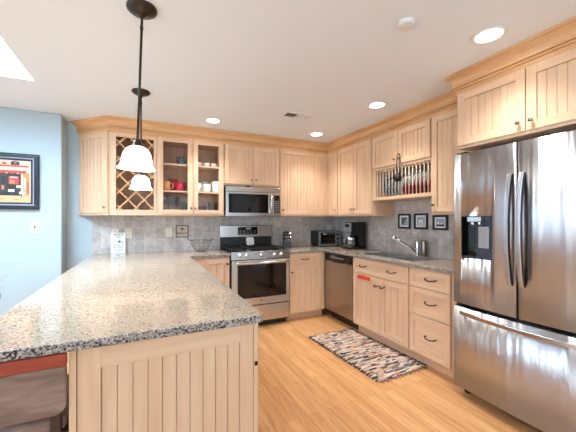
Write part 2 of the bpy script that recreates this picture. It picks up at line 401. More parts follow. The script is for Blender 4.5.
# wine rack cabinet
t = thing('wine_rack_cabinet', (-.1, 4.0, ZU), 'open upper cabinet filled with a diagonal wine lattice, behind the pendants', 'cabinet')
X0, X1, O0, O1, OZ0, OZ1 = -.327, .137, -.27, .121-.012, 1.425, 2.225
b = MB(); b.box(X0, X0+.018, YU+.018, YS, ZU, ZT, 2); b.box(X1-.018, X1, YU+.018, YS, ZU, ZT, 2); b.box(X0, X1, YS-.012, YS, ZU, ZT, 2)
b.box(X0+.018, X1-.018, YU+.018, YS-.012, ZU, ZU+.018, 2); b.box(X0+.018, X1-.018, YU+.018, YS-.012, ZT-.018, ZT, 2)
b.box(X0, O0, YU, YU+.018, ZU, ZT, 0); b.box(O1, X1, YU, YU+.018, ZU, ZT, 0); b.box(O0, O1, YU, YU+.018, ZU, OZ0, 1); b.box(O0, O1, YU, YU+.018, OZ1, ZT, 1)
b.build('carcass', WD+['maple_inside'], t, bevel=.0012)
lt = MB(); a0, a1, c0, c1 = O0-.005, O1+.005, OZ0-.005, OZ1+.005
P_, SL = .179, 1.09
for sgn in (1, -1):
    for k in range(-6, 12):
        # line z = c + sgn*(x - a0)
        cc = 1.629 + sgn*SL*(a0+.073) + (k-3)*P_
        pts = []
        for x in (a0, a1):
            z = cc + sgn*SL*(x-a0)
            if c0 <= z <= c1: pts.append((x, z))
        for z in (c0, c1):
            x = a0 + (z-cc)/sgn/SL
            if a0 < x < a1: pts.append((x, z))
        if len(pts) < 2: continue
        (xa, za), (xb, zb) = pts[:2]; l_ = math.hypot(xb-xa, zb-za)
        if l_ < .03: continue
        ux, uz = (xb-xa)/l_, (zb-za)/l_; h_ = .007; y0_ = YU+.019+(.0 if sgn == 1 else .001)
        q = [(xa-uz*h_, za+ux*h_), (xa+uz*h_, za-ux*h_), (xb+uz*h_, zb-ux*h_), (xb-uz*h_, zb+ux*h_)]
        lt.add([(x, y0_, z) for x, z in q]+[(x, y0_+.07, z) for x, z in q], [(0,1,2,3),(7,6,5,4),(0,4,5,1),(1,5,6,2),(2,6,7,3),(3,7,4,0)])
lt.build('lattice', 'maple_trim', t)

# glass-fronted cabinet with shelves
t = thing('glass_cabinet', (.52, 4.0, ZU), 'upper cabinet with two glass doors showing mugs, left of the microwave', 'cabinet')
X0, X1 = .139, .917
b = MB(); b.box(X0, X0+.018, YU, YS, ZU, ZT, 0); b.box(X1-.018, X1, YU, YS, ZU, ZT, 0); b.box(X0+.018, X1-.018, YS-.012, YS, ZU, ZT, 2)
b.box(X0+.018, X1-.018, YU, YS-.012, ZU, ZU+.05, 1); b.box(X0+.018, X1-.018, YU, YS-.012, ZT-.04, ZT, 2); b.box(.524, .553, YU, YU+.018, ZU+.05, ZT-.04, 0)
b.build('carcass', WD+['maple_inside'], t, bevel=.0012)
SH = (1.412, 1.660, 1.978)
for z in SH[1:]: MB().box(X0+.018, X1-.018, YU+.02, YS-.012, z-.018, z).build('shelf', 'maple_level', t)
for x0, x1, kz in ((.150, .536, .386-.022), (.541, .908, .022)):
    M = frame_back(x0, YU-.001, ZU+.024); w_, h_ = x1-x0, ZT-ZU-.036
    d = door(M, w_, h_, t, st=.058, style='open', rail=.045)
    MB(M).box(.056, w_-.056, -.009, -.006, .043, h_-.043).build('pane', 'cabinet_glass', d)
    knob(M, kz, .065, d)

# plain grooved uppers
def two_door(name, label, M, w_, h_, depth, splits, kn, zk=.065):
    t = upper(name, label, M, w_, h_, depth)
    for (a, b_), k in zip(splits, kn):
        Md = M @ Matrix.Translation((a, -.001, .022)); d = door(Md, b_-a, h_-.032, t)
        if k is not None: knob(Md, (k if k >= 0 else b_-a+k), zk, d)
    return t
M = frame_back(.920, YU, 1.752); two_door('wall_cabinet', 'short two-door upper cabinet directly above the microwave', M, .757, ZT-1.752, YS-YU, [(.006, .374), (.380, .750)], [-.03, .03], .055)
M = frame_back(1.680, YU, ZU); two_door('wall_cabinet', 'tall upper cabinet between the microwave and the room corner', M, XU-1.680-.003, ZT-ZU, YS-YU, [(.008, .530), (.536, .772)], [.03, None])
M = frame_right(XU, YU-.002, ZU)
two_door('wall_cabinet', 'narrow one-door upper cabinet in the corner, above the toaster oven', M, .262, ZT-ZU, XS-XU, [(.024, .250)], [-.03])
M = frame_right(XU, YU-.267, ZU)
two_door('wall_cabinet', 'two-door upper cabinet above the coffee maker', M, .703, ZT-ZU, XS-XU, [(.008, .353), (.359, .690)], [-.03, .03])
M = frame_right(XU, 2.028, ZU)
two_door('wall_cabinet', 'tall one-door upper cabinet right beside the refrigerator', M, .445, ZT-ZU, XS-XU, [(.008, .420)], [.03])

# plate rack cabinet
Y0, Y1, Z0, ZR = 2.852, 2.032, 1.538, 1.895
t = thing('plate_rack_cabinet', (2.63, 2.44, Z0), 'two-door upper cabinet with an open plate rack, above the sink', 'cabinet')
b = MB(); b.box(XU, XS, Y1, Y0, ZR, ZT, 0)
b.box(XU-.006, XU-.0005, Y1, Y0, ZR-.012, ZR+.012, 1); b.box(XU-.004, XU+.02, Y1, Y0, Z0, Z0+.036, 1)
b.box(XU+.02, XS, Y1, Y1+.018, Z0, ZR, 0); b.box(XU+.02, XS, Y0-.018, Y0, Z0, ZR, 0); b.box(XU, XU+.02, Y0-.042, Y0, Z0+.036, ZR, 0); b.box(XU, XU+.02, Y1, Y1+.012, Z0+.036, ZR, 0); b.box(XU+.02, XS-.012, Y1+.018, Y0-.018, Z0, Z0+.018, 1)
b.box(XS-.012, XS, Y1+.018, Y0-.018, Z0, ZR, 2); b.box(XU+.02, XU+.05, Y1+.018, Y0-.018, ZR-.03, ZR, 2)
b.build('carcass', WD+['maple_upright'], t, bevel=.0015)
M = frame_right(XU-.001, Y0, ZR+.016)
rackdoors = []
for a, b_, k in ((.006, .405, -.03), (.411, .812, .03)):
    Md = M @ Matrix.Translation((a, 0, 0)); d = door(Md, b_-a, ZT-ZR-.03, t); knob(Md, k if k > 0 else b_-a+k, .05, d); rackdoors.append(d)
ND = 16; DY = (Y0-.045-Y1-.02)/ND
for k in range(ND):
    for x in (XU+.014, XS-.028):
        y = Y0-.06-k*DY
        MB().cyl((x, y, Z0+.0365 if x < 2.485 else Z0+.0182), (x, y, ZR-.01), .0046, 10).build('dowel', 'dowel_lightened', t)

# refrigerator cabinet
M = frame_right(2.2, 1.575, 1.852); two_door('refrigerator_cabinet', 'deep two-door cabinet above the refrigerator', M, .945, ZT-1.852, XS-2.2, [(.008, .468), (.474, .937)], [-.034, .034], .055)

# ------------------------------------------------------------------ base cabinets
YF, XF = 3.555, 2.239
def base_cab(name, label, M, w_, depth, hollow=False):
    t = thing(name, M @ Vector((w_/2, depth/2, 0)), label, 'cabinet')
    b = MB(M)
    if hollow:
        b.box(0, .018, .02, depth, .1, ZS-.002, 0); b.box(w_-.018, w_, .02, depth, .1, ZS-.002, 0); b.box(.018, w_-.018, .02, depth, .1, .118, 1)
        b.box(.018, w_-.018, depth-.01, depth, .118, ZS-.002, 0); b.box(0, w_, 0, .02, .1, ZS-.002, 1)
    else: b.box(0, w_, 0, depth, .1, ZS-.002, 0)
    b.box(0, w_, .07, .09, 0, .1, 1)
    b.build('carcass', WD, t, bevel=.0012); return t
DB, DR_ = YB-.012-YF, XR-.012-XF
M = frame_back(.445, YF, 0); t = base_cab('base_cabinet', 'base cabinet in the corner left of the range, half hidden by the peninsula', M, .474, DB)
d = door(M @ Matrix.Translation((.170, -.001, .115)), .298, .745, t); knob(M @ Matrix.Translation((.170, -.001, .115)), .272, .685, d, mat='bronze')
M = frame_back(1.696, YF, 0); t = base_cab('base_cabinet', 'base cabinet with one drawer and one door, right of the range', M, .540, DB)
d = drawer(M @ Matrix.Translation((.006, -.001, .735)), .440, .135, t); pull(M @ Matrix.Translation((.006, -.001, .735)), .21, .064, d)
d = door(M @ Matrix.Translation((.006, -.001, .108)), .440, .620, t, board=.09); knob(M @ Matrix.Translation((.006, -.001, .108)), .022, .53, d, mat='bronze')
# sink base
M = frame_right(XF, 2.922, 0); t = base_cab('sink_base_cabinet', 'sink base cabinet with a red sticker on its left door', M, .842, DR_, True)
d = drawer(M @ Matrix.Translation((.012, -.001, .712)), .823, .155, t); pull(M @ Matrix.Translation((.012, -.001, .712)), .185, .08, d); pull(M @ Matrix.Translation((.012, -.001, .712)), .62, .08, d)
Md = M @ Matrix.Translation((.012, -.001, .115)); d = door(Md, .447, .588, t, board=.09); pull(Md, .405, .50, d, w_=.05)
s_ = MB(Md).box(.09, .30, -.0205, -.019, .532, .574).build('sticker', 'red_sticker', d); s_['label'] = 'red rectangular sticker'
Md = M @ Matrix.Translation((.464, -.001, .115)); d = door(Md, .371, .588, t, board=.09); pull(Md, .04, .50, d, w_=.05)
# drawer base
M = frame_right(XF, 2.078, 0); t = base_cab('drawer_base_cabinet', 'base cabinet of three drawers between the sink base and the refrigerator', M, .468, DR_)
for z, h_ in ((.712, .155), (.465, .240), (.115, .344)):
    Md = M @ Matrix.Translation((.006, -.001, z)); d = drawer(Md, .415, h_, t, .05); pull(Md, .235, h_*.52, d)

# peninsula base
t = thing('peninsula_cabinet', (.1, 2.37, 0), 'peninsula base with a grooved wood end panel, under the long granite counter', 'cabinet')
MB().box(-.2, .437, 1.245, YF-.002, .1, ZS-.002).box(-.2, .37, 1.245, YF-.002, 0, .1).build('carcass', 'maple_upright', t)
b = MB(frame_back(-.2, 1.225, 0)); 
b.box(0, .068, 0, .02, 0, ZS-.002, 0); b.box(.561, .618, 0, .02, 0, ZS-.002, 0); b.box(.068, .561, 0, .02, .800, ZS-.002, 1); b.box(.068, .561, 0, .02, 0, .11, 1)
for k in range(10): b.box(.068+.0493*k+.001, .068+.0493*(k+1)-.001, .009, .018, .11, .800, 0)
b.box(.068, .561, .017, .02, .11, .8, 0)
b.build('end_panel', WD, t, bevel=.0015)
MB().box(-.222, -.2015, 1.219, YF-.002, 0, ZS-.002).build('back_panel', 'maple_upright', t, bevel=.0015)
MB().box(.4195, .437, 1.225, 1.244, .1, ZS-.002).build('face_frame', 'maple_upright', t)
MB().box(.424, .4365, 1.2205, 1.225, .695, .712).build('catch', 'black_plastic', t)
for k in range(4):
    Md = frame_left(.438, 1.27+k*.535, .108); d = drawer(Md @ Matrix.Translation((0, 0, .627)), .525, .135, t); pull(Md @ Matrix.Translation((0, 0, .627)), .26, .064, d)
    d = door(Md, .525, .62, t); knob(Md, .495, .56, d, mat='bronze')

# ------------------------------------------------------------------ worktops
def arc(cx, cy, r, a0, a1, n=6): return [(cx+r*math.cos(math.radians(a0+(a1-a0)*k/n)), cy+r*math.sin(math.radians(a0+(a1-a0)*k/n))) for k in range(n+1)]
poly = arc(-.535+.03, 1.19+.03, .03, 180, 270) + arc(.455-.022, 1.19+.022, .022, 270, 360) + [(.455, 3.525), (.922, 3.525), (.922, YB-.009), (-.535, YB-.009)]
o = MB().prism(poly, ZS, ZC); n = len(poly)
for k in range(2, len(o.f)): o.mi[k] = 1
o = o.build('countertop', ['granite', 'granite_edge_shade'], bevel=.005, seg=2, bev_mat=1); tag(o, 'long speckled granite peninsula counter running back to the left side of the range', 'countertop')
SX0, SX1, SY0, SY1 = 2.315, 2.685, 2.14, 2.885
gx, gy = [1.692, 2.209, SX0, SX1, XS], [1.605, SY0, SY1, 3.525, YB-.009]
cell = {(i, j) for i in range(4) for j in range(4) if (i > 0 or j == 3) and (i, j) != (2, 1)}
vs, ix, fs = [], {}, []
def vx(i, j, k):
    if (i, j, k) not in ix: ix[(i, j, k)] = len(vs); vs.append((gx[i], gy[j], (ZS, ZC)[k]))
    return ix[(i, j, k)]
for i, j in cell:
    q = [(i, j), (i+1, j), (i+1, j+1), (i, j+1)]
    fs.append([vx(*p, 1) for p in q]); fs.append([vx(*p, 0) for p in q[::-1]])
    for a, nb in enumerate(((i, j-1), (i+1, j), (i, j+1), (i-1, j))):
        if nb not in cell: p, p2 = q[a], q[(a+1) % 4]; fs.append([vx(*p, 0), vx(*p2, 0), vx(*p2, 1), vx(*p, 1)])
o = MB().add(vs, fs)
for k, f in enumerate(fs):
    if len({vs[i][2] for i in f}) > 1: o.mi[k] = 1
o = o.build('countertop', ['granite', 'granite_edge_shade'])
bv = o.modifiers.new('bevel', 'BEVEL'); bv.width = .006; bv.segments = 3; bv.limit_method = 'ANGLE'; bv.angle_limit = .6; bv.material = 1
tag(o, 'speckled granite counter with the sink, turning the corner right of the range', 'countertop')

# sink
t = thing('sink', (2.5, 2.5, .74), 'double-bowl stainless sink set into the right counter', 'sink')
MB().box(SX0-.012, SX0+.012, SY0-.012, SY1+.012, ZC+.0005, ZC+.0035).box(SX1-.012, SX1+.012, SY0-.012, SY1+.012, ZC+.0005, ZC+.0035).box(SX0+.012, SX1-.012, SY0-.012, SY0+.012, ZC+.0005, ZC+.0035).box(SX0+.012, SX1-.012, SY1-.012, SY1+.012, ZC+.0005, ZC+.0035).box(SX0+.003, SX1-.003, 2.45, 2.475, .885, ZC-.002).build('rim', 'sink_steel', t)
for y0, y1 in ((2.475, SY1-.003), (SY0+.003, 2.45)):
    b = MB(); x0, x1 = SX0+.003, SX1-.003; zb, w_ = .74, .004
    b.box(x0, x1, y0, y1, zb, zb+w_); b.box(x0, x0+w_, y0, y1, zb+w_, ZC); b.box(x1-w_, x1, y0, y1, zb+w_, ZC); b.box(x0+w_, x1-w_, y0, y0+w_, zb+w_, .9); b.box(x0+w_, x1-w_, y1-w_, y1, zb+w_, .9)
    bo = b.build('basin', 'sink_steel', t)
    MB().lathe([(.04, 0), (.04, .003), (.012, .004)], ((x0+x1)/2, (y0+y1)/2, zb+w_), n=18).build('drain', 'chrome', bo)
# faucet
FX, FY = 2.735, 2.44
t = thing('faucet', (FX, FY, ZC), 'chrome pull-out faucet with an angled spout, behind the sink', 'faucet')
MB().lathe([(.032, 0), (.032, .008), (.024, .014), (.022, .06), (.023, .14), (.021, .165), (.008, .172)], (FX, FY, ZC), n=20).build('body', 'chrome', t)
hd = Vector((2.49, 2.535, 1.118)); bs = Vector((FX-.012, FY+.005, .965)); dr = (hd-bs)
so = MB().tube([bs, bs+dr*.3, bs+dr*.7, bs+dr*.9], [.018, .016, .015, .017], 14).build('spout', 'chrome', t)
MB().tube([bs+dr*.9, bs+dr*.93, bs+dr*1.0, bs+dr*1.02+Vector((-.015, .005, -.03))], [.018, .022, .024, .021], 14).build('spray_head', 'chrome', so)
MB().tube([(FX, FY, ZC+.168), (FX-.01, FY+.02, ZC+.186), (FX-.03, FY+.085, ZC+.192)], [.012, .008, .006], 10).build('lever', 'chrome', t)
t = MB().lathe([(.0, .001), (.030, .001), (.031, .006), (.031, .165), (.029, .172), (.012, .174), (.012, .178), (.0, .179)], (2.738, 2.355, ZC), n=22).build('steel_canister', 'nickel', loc=(2.738, 2.355, ZC))
tag(t, 'grey metal canister standing beside the faucet', 'canister')

# ------------------------------------------------------------------ range
RX0, RX1, RF = .928, 1.688, 3.505
t = thing('range', (1.308, 3.83, 0), 'stainless gas range with black grates, between the back counters', 'range')
MB().box(RX0, RX1, RF+.035, YS-.01, .06, .915).box(RX0+.03, RX1-.03, RF+.09, YS-.05, 0, .06).build('body', 'black_plastic', t)
b = MB().box(RX0, RX1, RF+.02, YS-.06, .9155, .930).build('cooktop', 'black_gloss', t, bevel=.004)
pan = MB(); pan.add([(RX0, RF-.004, .838), (RX1, RF-.004, .838), (RX1, RF+.03, .838), (RX0, RF+.03, .838), (RX0, RF+.012, .932), (RX1, RF+.012, .932), (RX1, RF+.034, .932), (RX0, RF+.034, .932)], [(0,3,2,1),(4,5,6,7),(0,1,5,4),(1,2,6,5),(2,3,7,6),(3,0,4,7)])
cp = pan.build('control_panel', 'steel_level', t, bevel=.003)
for x in (1.030, 1.116, 1.298, 1.474, 1.566):
    MB().lathe([(.024, 0), (.024, .006), (.019, .008), (.017, .03), (.004, .032)], (x, RF+.002, .886), Matrix.Rotation(PI/2+.12, 3, 'X'), 18).build('knob', 'chrome', cp)
D = MB(); D.box(RX0+.004, RX1-.004, RF, RF+.034, .285, .828)
od = D.build('oven_door', 'steel_level', t, bevel=.004)
MB().box(RX0+.075, RX1-.055, RF-.004, RF-.0005, .372, .775).build('window', 'black_gloss', od, bevel=.003)
MB().box(RX0+.16, RX1-.14, RF-.0055, RF-.0042, .42, .70).build('glass', 'oven_glass', od)
P_ = [(RX0+.045+(RX1-RX0-.09)*k/12, RF-.038-.014*math.sin(PI*k/12), .797) for k in range(13)]
MB().tube([(RX0+.045, RF, .797)]+P_+[(RX1-.045, RF, .797)], .0125, 12).build('handle', 'steel_level', od)
MB().box(RX0+.006, RX1-.006, RF+.004, RF+.034, .082, .276).build('drawer', 'steel_level', t, bevel=.004)
MB().lathe([(.012, 0), (.012, .001)], (1.3, RF-.0002, .335), 'Y', 16).build('badge', 'nickel', od)
bg = MB().box(RX0, RX1, YS-.06, YS-.008, 1.075, 1.238).build('backguard', 'steel_level', t, bevel=.006)
MB().box(RX0+.012, RX1-.012, YS-.055, YS-.008, .925, 1.075).build('back_riser', 'black_plastic', t)
MB().box(1.175, 1.46, YS-.064, YS-.06, 1.108, 1.215).build('display', 'black_gloss', bg, bevel=.002)
dm = MB()
for k in range(5):
    for j in range(2): dm.box(1.195+k*.052, 1.225+k*.052, YS-.0655, YS-.064, 1.125+j*.028, 1.137+j*.028)
dm.build('button', 'nickel', bg)
MB().box(1.29, 1.36, YS-.0655, YS-.064, 1.182, 1.204).build('clock', 'print_grey', bg)
for x in (RX0+.15, (RX0+RX1)/2, RX1-.15):
    for y in ((3.66, 3.93) if abs(x-1.308) > .05 else (3.8,)):
        MB().lathe([(.055, 0), (.055, .006), (.036, .01), (.036, .018), (.004, .02)], (x, y, .930), n=18).build('burner', 'black_iron', t)
for x0, x1 in ((RX0+.02, RX0+.265), (RX0+.27, RX1-.27), (RX1-.265, RX1-.02)):
    b = MB(); z0, z1 = .949, .961; ya, yb = 3.545, 4.045
    for x in (x0, x1-.012): b.box(x, x+.012, ya, yb, z0, z1)
    for y in (ya, yb-.012, (ya+yb)/2-.006): b.box(x0+.012, x1-.012, y, y+.012, z0, z1)
    xm = (x0+x1)/2
    b.box(xm-.006, xm+.006, ya+.012, (ya+yb)/2-.006, z0, z1); b.box(xm-.006, xm+.006, (ya+yb)/2+.006, yb-.012, z0, z1)
    for x in (x0+.006, x1-.006):
        for y in (ya+.006, yb-.006): b.cyl((x, y, .9301), (x, y, z0), .006, 8)
    b.build('grate', 'black_iron', t)
t = MB()
pts = arc(.033, .018, .018, -90, 0, 4)+arc(.033, .082, .018, 0, 90, 4)+arc(-.033, .082, .018, 90, 180, 4)+arc(-.033, .018, .018, 180, 270, 4)
t.M = Matrix.Translation((1.345, 4.07, .962)) @ Matrix.Rotation(PI/2-.25, 4, 'X') @ Matrix.Diagonal((1.1, 1.1, 1, 1))
t.prism(pts, 0, .012)
o = t.build('spoon_rest', 'ceramic_white', loc=(1.345, 4.07, .962), bevel=.004); tag(o, 'pale rounded spoon rest leaning at the back of the range top', 'spoon rest')

# ------------------------------------------------------------------ microwave
t = thing('microwave', (1.3, 3.95, 1.356), 'stainless microwave mounted above the range', 'microwave')
MX0, MX1, MF, MZ0, MZ1 = .928, 1.672, 3.765, 1.357, 1.738
MB().box(MX0, MX1, MF+.03, YS-.01, MZ0, MZ1).build('body', 'black_plastic', t)
MB().box(MX0, MX1, MF+.003, MF+.03, 1.672, MZ1).build('vent_grille', 'steel_level', t, bevel=.003)
md = MB().box(MX0, 1.560, MF, MF+.03, MZ0, 1.669).build('door', 'steel_level', t, bevel=.004)
MB().box(.962, 1.492, MF-.003, MF-.0002, 1.403, 1.645).build('window', 'black_gloss', md, bevel=.002)
MB().box(1.0, 1.455, MF-.004, MF-.0032, 1.432, 1.618).build('glass', 'oven_glass', md)
MB().tube([(1.527, MF, 1.40), (1.527, MF-.03, 1.405), (1.527, MF-.036, 1.52), (1.527, MF-.03, 1.635), (1.527, MF, 1.64)], .011, 10).build('handle', 'chrome', md)
cp = MB().box(1.563, MX1, MF, MF+.03, MZ0, 1.669).build('control_panel', 'steel_level', t, bevel=.003)
kp = MB().box(1.576, 1.656, MF-.003, MF-.0002, 1.405, 1.64).build('keypad', 'black_gloss', cp)
kb = MB()
for r in range(6):
    for k in range(3): kb.box(1.584+k*.023, 1.600+k*.023, MF-.004, MF-.003, 1.42+r*.026, 1.434+r*.026)
kb.build('button', 'frame_silver', cp)
MB().box(1.19, 1.24, MF-.005, MF+.02, MZ1+.0005, MZ1+.011).build('latch', 'black_plastic', t)

# ------------------------------------------------------------------ dishwasher
t = thing('dishwasher', (2.5, 3.23, 0), 'brown-tinged stainless dishwasher with a black control strip, in the base run by the corner', 'dishwasher')
DY0, DY1 = 2.930, 3.515
MB().box(XF+.01, XS-.02, DY0, DY1, .1, ZS-.004).build('body', 'black_plastic', t)
MB().box(XF+.075, XF+.09, DY0, DY1, 0, .1).build('kick_plate', 'black_plastic', t)
dd = MB().box(XF-.022, XF+.009, DY0+.003, DY1-.003, .125, .775).build('door', 'steel_dishwasher', t, bevel=.004)
cpn = MB(frame_right(XF-.024, DY1-.003, 0))
w_ = DY1-DY0-.006
pts = [(0, .874)] + [(w_, .874)][:0]
poly = [(0, .800)] + [(w_*k/12, .800-.032*math.sin(PI*k/12)) for k in range(1, 12)] + [(w_, .800), (w_, .874), (0, .874)]
vs = [(x, 0, z) for x, z in poly]+[(x, .033, z) for x, z in poly]; n = len(poly)
cpn.add(vs, [tuple(range(n)), tuple(range(n, 2*n))[::-1]]+[(i, n+i, n+(i+1)%n, (i+1)%n) for i in range(n)])
cc = cpn.build('control_panel', 'black_gloss', t)
MB(frame_right(XF-.024, DY1-.003, 0)).box(.12, .42, -.002, 0, .822, .834).box(.16, .24, -.002, 0, .843, .852).build('marking', 'frame_silver', cc)

# ------------------------------------------------------------------ refrigerator
t = thing('refrigerator', (2.45, 1.11, 0), 'tall stainless french-door refrigerator at the right edge of the kitchen', 'refrigerator')
FY0, FY1, FM = .657, 1.567, 1.112
def fx(y): return 2.130-.026*(1-((y-FM)/.455)**2)
MB().box(2.205, 2.775, FY0+.005, FY1-.005, .06, 1.775).build('body', 'black_plastic', t)
def fdoor(name, y0, y1, z0, z1, n=14):
    pts = [(2.2, y0), (2.2, y1)]
    ys = [y1-(y1-y0)*k/n for k in range(n+1)]
    fr = []
    for y in ys:
        e_ = min(y-y0, y1-y); r_ = .012
        fr.append((fx(y) + (r_ - math.sqrt(max(0, r_*r_-(r_-min(e_, r_))**2))), y))
    # extra points for the rounded vertical edges
    add = []
    for k in range(1, 4):
        d_ = .012*k/4; add += [(fx(y1-d_)+.012-math.sqrt(.012**2-(.012-d_)**2), y1-d_), (fx(y0+d_)+.012-math.sqrt(.012**2-(.012-d_)**2), y0+d_)]
    fr = sorted(fr+add, key=lambda p: -p[1])
    P = pts+fr
    b = MB(); b.prism(P, z0, z1)
    for i, f in enumerate(b.f):
        if i >= 4: b.sm[i] = i < len(b.f)-1
    return b.build(name, 'steel_upright', t)
ld = fdoor('door', FM+.003, FY1, .695, 1.795)
rd = fdoor('door', FY0, FM-.003, .695, 1.795)
fz = fdoor('freezer_drawer', FY0, FY1, .075, .668)
carve(ld, [MB().box(2.0, 2.165, 1.262, 1.492, 1.036, 1.338)])
# dispenser alcove
dp = MB(); dp.box(2.158, 2.1645, 1.2635, 1.4905, 1.0375, 1.3365); 
dp.box(2.118, 2.158, 1.2635, 1.2675, 1.0375, 1.3365); dp.box(2.118, 2.158, 1.4865, 1.4905, 1.0375, 1.3365, 1); dp.box(2.1560, 2.1579, 1.405, 1.4865, 1.0475, 1.3325, 1); dp.box(2.118, 2.158, 1.2675, 1.4865, 1.0375, 1.0475); dp.box(2.118, 2.158, 1.2675, 1.4865, 1.3325, 1.3365)
dpo = dp.build('dispenser', ['recess_grey', 'black_gloss'], ld)
MB().box(2.108, 2.156, 1.34, 1.44, 1.296, 1.332).cyl((2.125, 1.41, 1.296), (2.125, 1.41, 1.272), .013, 12).cyl((2.125, 1.36, 1.296), (2.125, 1.36, 1.275), .011, 12).build('nozzle', 'chrome', ld, bevel=.003)
MB().box(2.148, 2.1575, 1.31, 1.385, 1.11, 1.262).build('paddle', 'steel_upright', ld, bevel=.003)
for y, p in ((FM+.033, ld), (FM-.036, rd)):
    x0 = fx(y); pts = [(x0, y, .90)]+[(x0-.016-.040*math.sin(PI*k/14)**.7, y, .895+.705*k/14) for k in range(15)]+[(x0, y, 1.595)]
    hb = MB(); hw = .013
    pr_ = []
    for q in pts: pr_ += [(q[0]-.008, q[1]-hw, q[2]), (q[0]-.008, q[1]+hw, q[2]), (q[0], q[1]+hw, q[2]), (q[0], q[1]-hw, q[2])]
    n = len(pts); pb_ = []
    for q in pts: pb_ += [(q[0]+.0004, q[1]-hw*.9, q[2]), (q[0]+.0004, q[1]+hw*.9, q[2]), (q[0]+.022, q[1]+hw*.9, q[2]), (q[0]+.022, q[1]-hw*.9, q[2])]
    hb.add(pb_, [(i*4+k, i*4+(k+1)%4, (i+1)*4+(k+1)%4, (i+1)*4+k) for i in range(1, n-2) for k in range(4)]+[(4,5,6,7), (4*n-5,4*n-6,4*n-7,4*n-8)], 1)
    hb.add(pr_, [(i*4+k, i*4+(k+1)%4, (i+1)*4+(k+1)%4, (i+1)*4+k) for i in range(1, n-2) for k in range(4)]+[(4,5,6,7), (4*n-5,4*n-6,4*n-7,4*n-8)])
    hb.tube([(x0+.002, y, .905), (x0-.02, y, .905)], .008, 8).tube([(x0+.002, y, 1.59), (x0-.02, y, 1.59)], .008, 8)
    hb.build('handle', ['steel_upright', 'black_plastic'], p, bevel=.002)
pts = [(fx(1.49-.78*k/20)-.020-.026*math.sin(PI*k/20)**.6, 1.49-.78*k/20, .632) for k in range(21)]
hb = MB(); pr_ = []
for q in pts: pr_ += [(q[0]-.008, q[1], q[2]-.013), (q[0]-.008, q[1], q[2]+.013), (q[0]+.008, q[1], q[2]+.013), (q[0]+.008, q[1], q[2]-.013)]
n = len(pts); hb.add(pr_, [(i*4+k, i*4+(k+1)%4, (i+1)*4+(k+1)%4, (i+1)*4+k) for i in range(n-1) for k in range(4)]+[(0,1,2,3), (4*n-1,4*n-2,4*n-3,4*n-4)])
hb.tube([(fx(1.48)+.003, 1.48, .632), (fx(1.48)-.022, 1.48, .632)], .009, 8).tube([(fx(.72)+.003, .72, .632), (fx(.72)-.022, .72, .632)], .009, 8)
hb.build('handle', 'steel_level', fz, bevel=.003)
for y in (FY1-.05, FY0+.05): MB().lathe([(.026, 0), (.026, .02), (.012, .022), (.012, .06)], (2.235, y, 0), n=14).build('foot', 'black_plastic', t)
for y in (FY1-.06, FY0+.06): MB().box(2.15, 2.26, y-.04, y+.04, 1.7952, 1.812).build('hinge_cover', 'black_plastic', t)
MB().box(2.215, 2.24, FY0+.09, FY1-.09, .02, .06).build('base_grille', 'black_plastic', t)

# ------------------------------------------------------------------ ceiling fixtures
CANS = [(1.888, 1.151, 'recessed ceiling light nearest the refrigerator, at the upper right'), (2.049, 2.312, 'recessed ceiling light above the sink run, third along the cabinets from the left'),
        (2.031, 3.428, 'recessed ceiling light in the corner above the toaster oven'), (.706, 3.459, 'recessed ceiling light in front of the glass-door cabinet')]
for x, y, lb in CANS:
    t = thing('recessed_light', (x, y, H), lb, 'ceiling light', 'recessed ceiling lights')
    MB().lathe([(.070, -.001), (.074, -.006), (.090, -.007), (.094, -.001)], (x, y, H), n=32).build('trim_ring', 'white_plastic', t)
    MB().lathe([(.0, -.0045), (.05, -.0045), (.070, -.0025), (.070, -.001), (.0, -.001)], (x, y, H), n=28).build('lens', 'can_lens', t)
    l = bpy.data.lights.new('can_lamp', 'SPOT'); l.energy = CAN_W*4; l.color = WARM; l.spot_size = 2.0; l.spot_blend = 1.0; l.shadow_soft_size = .07
    lo = bpy.data.objects.new('can_lamp', l); COL.objects.link(lo); lo.parent = t; lo.location = (0, 0, -.02)
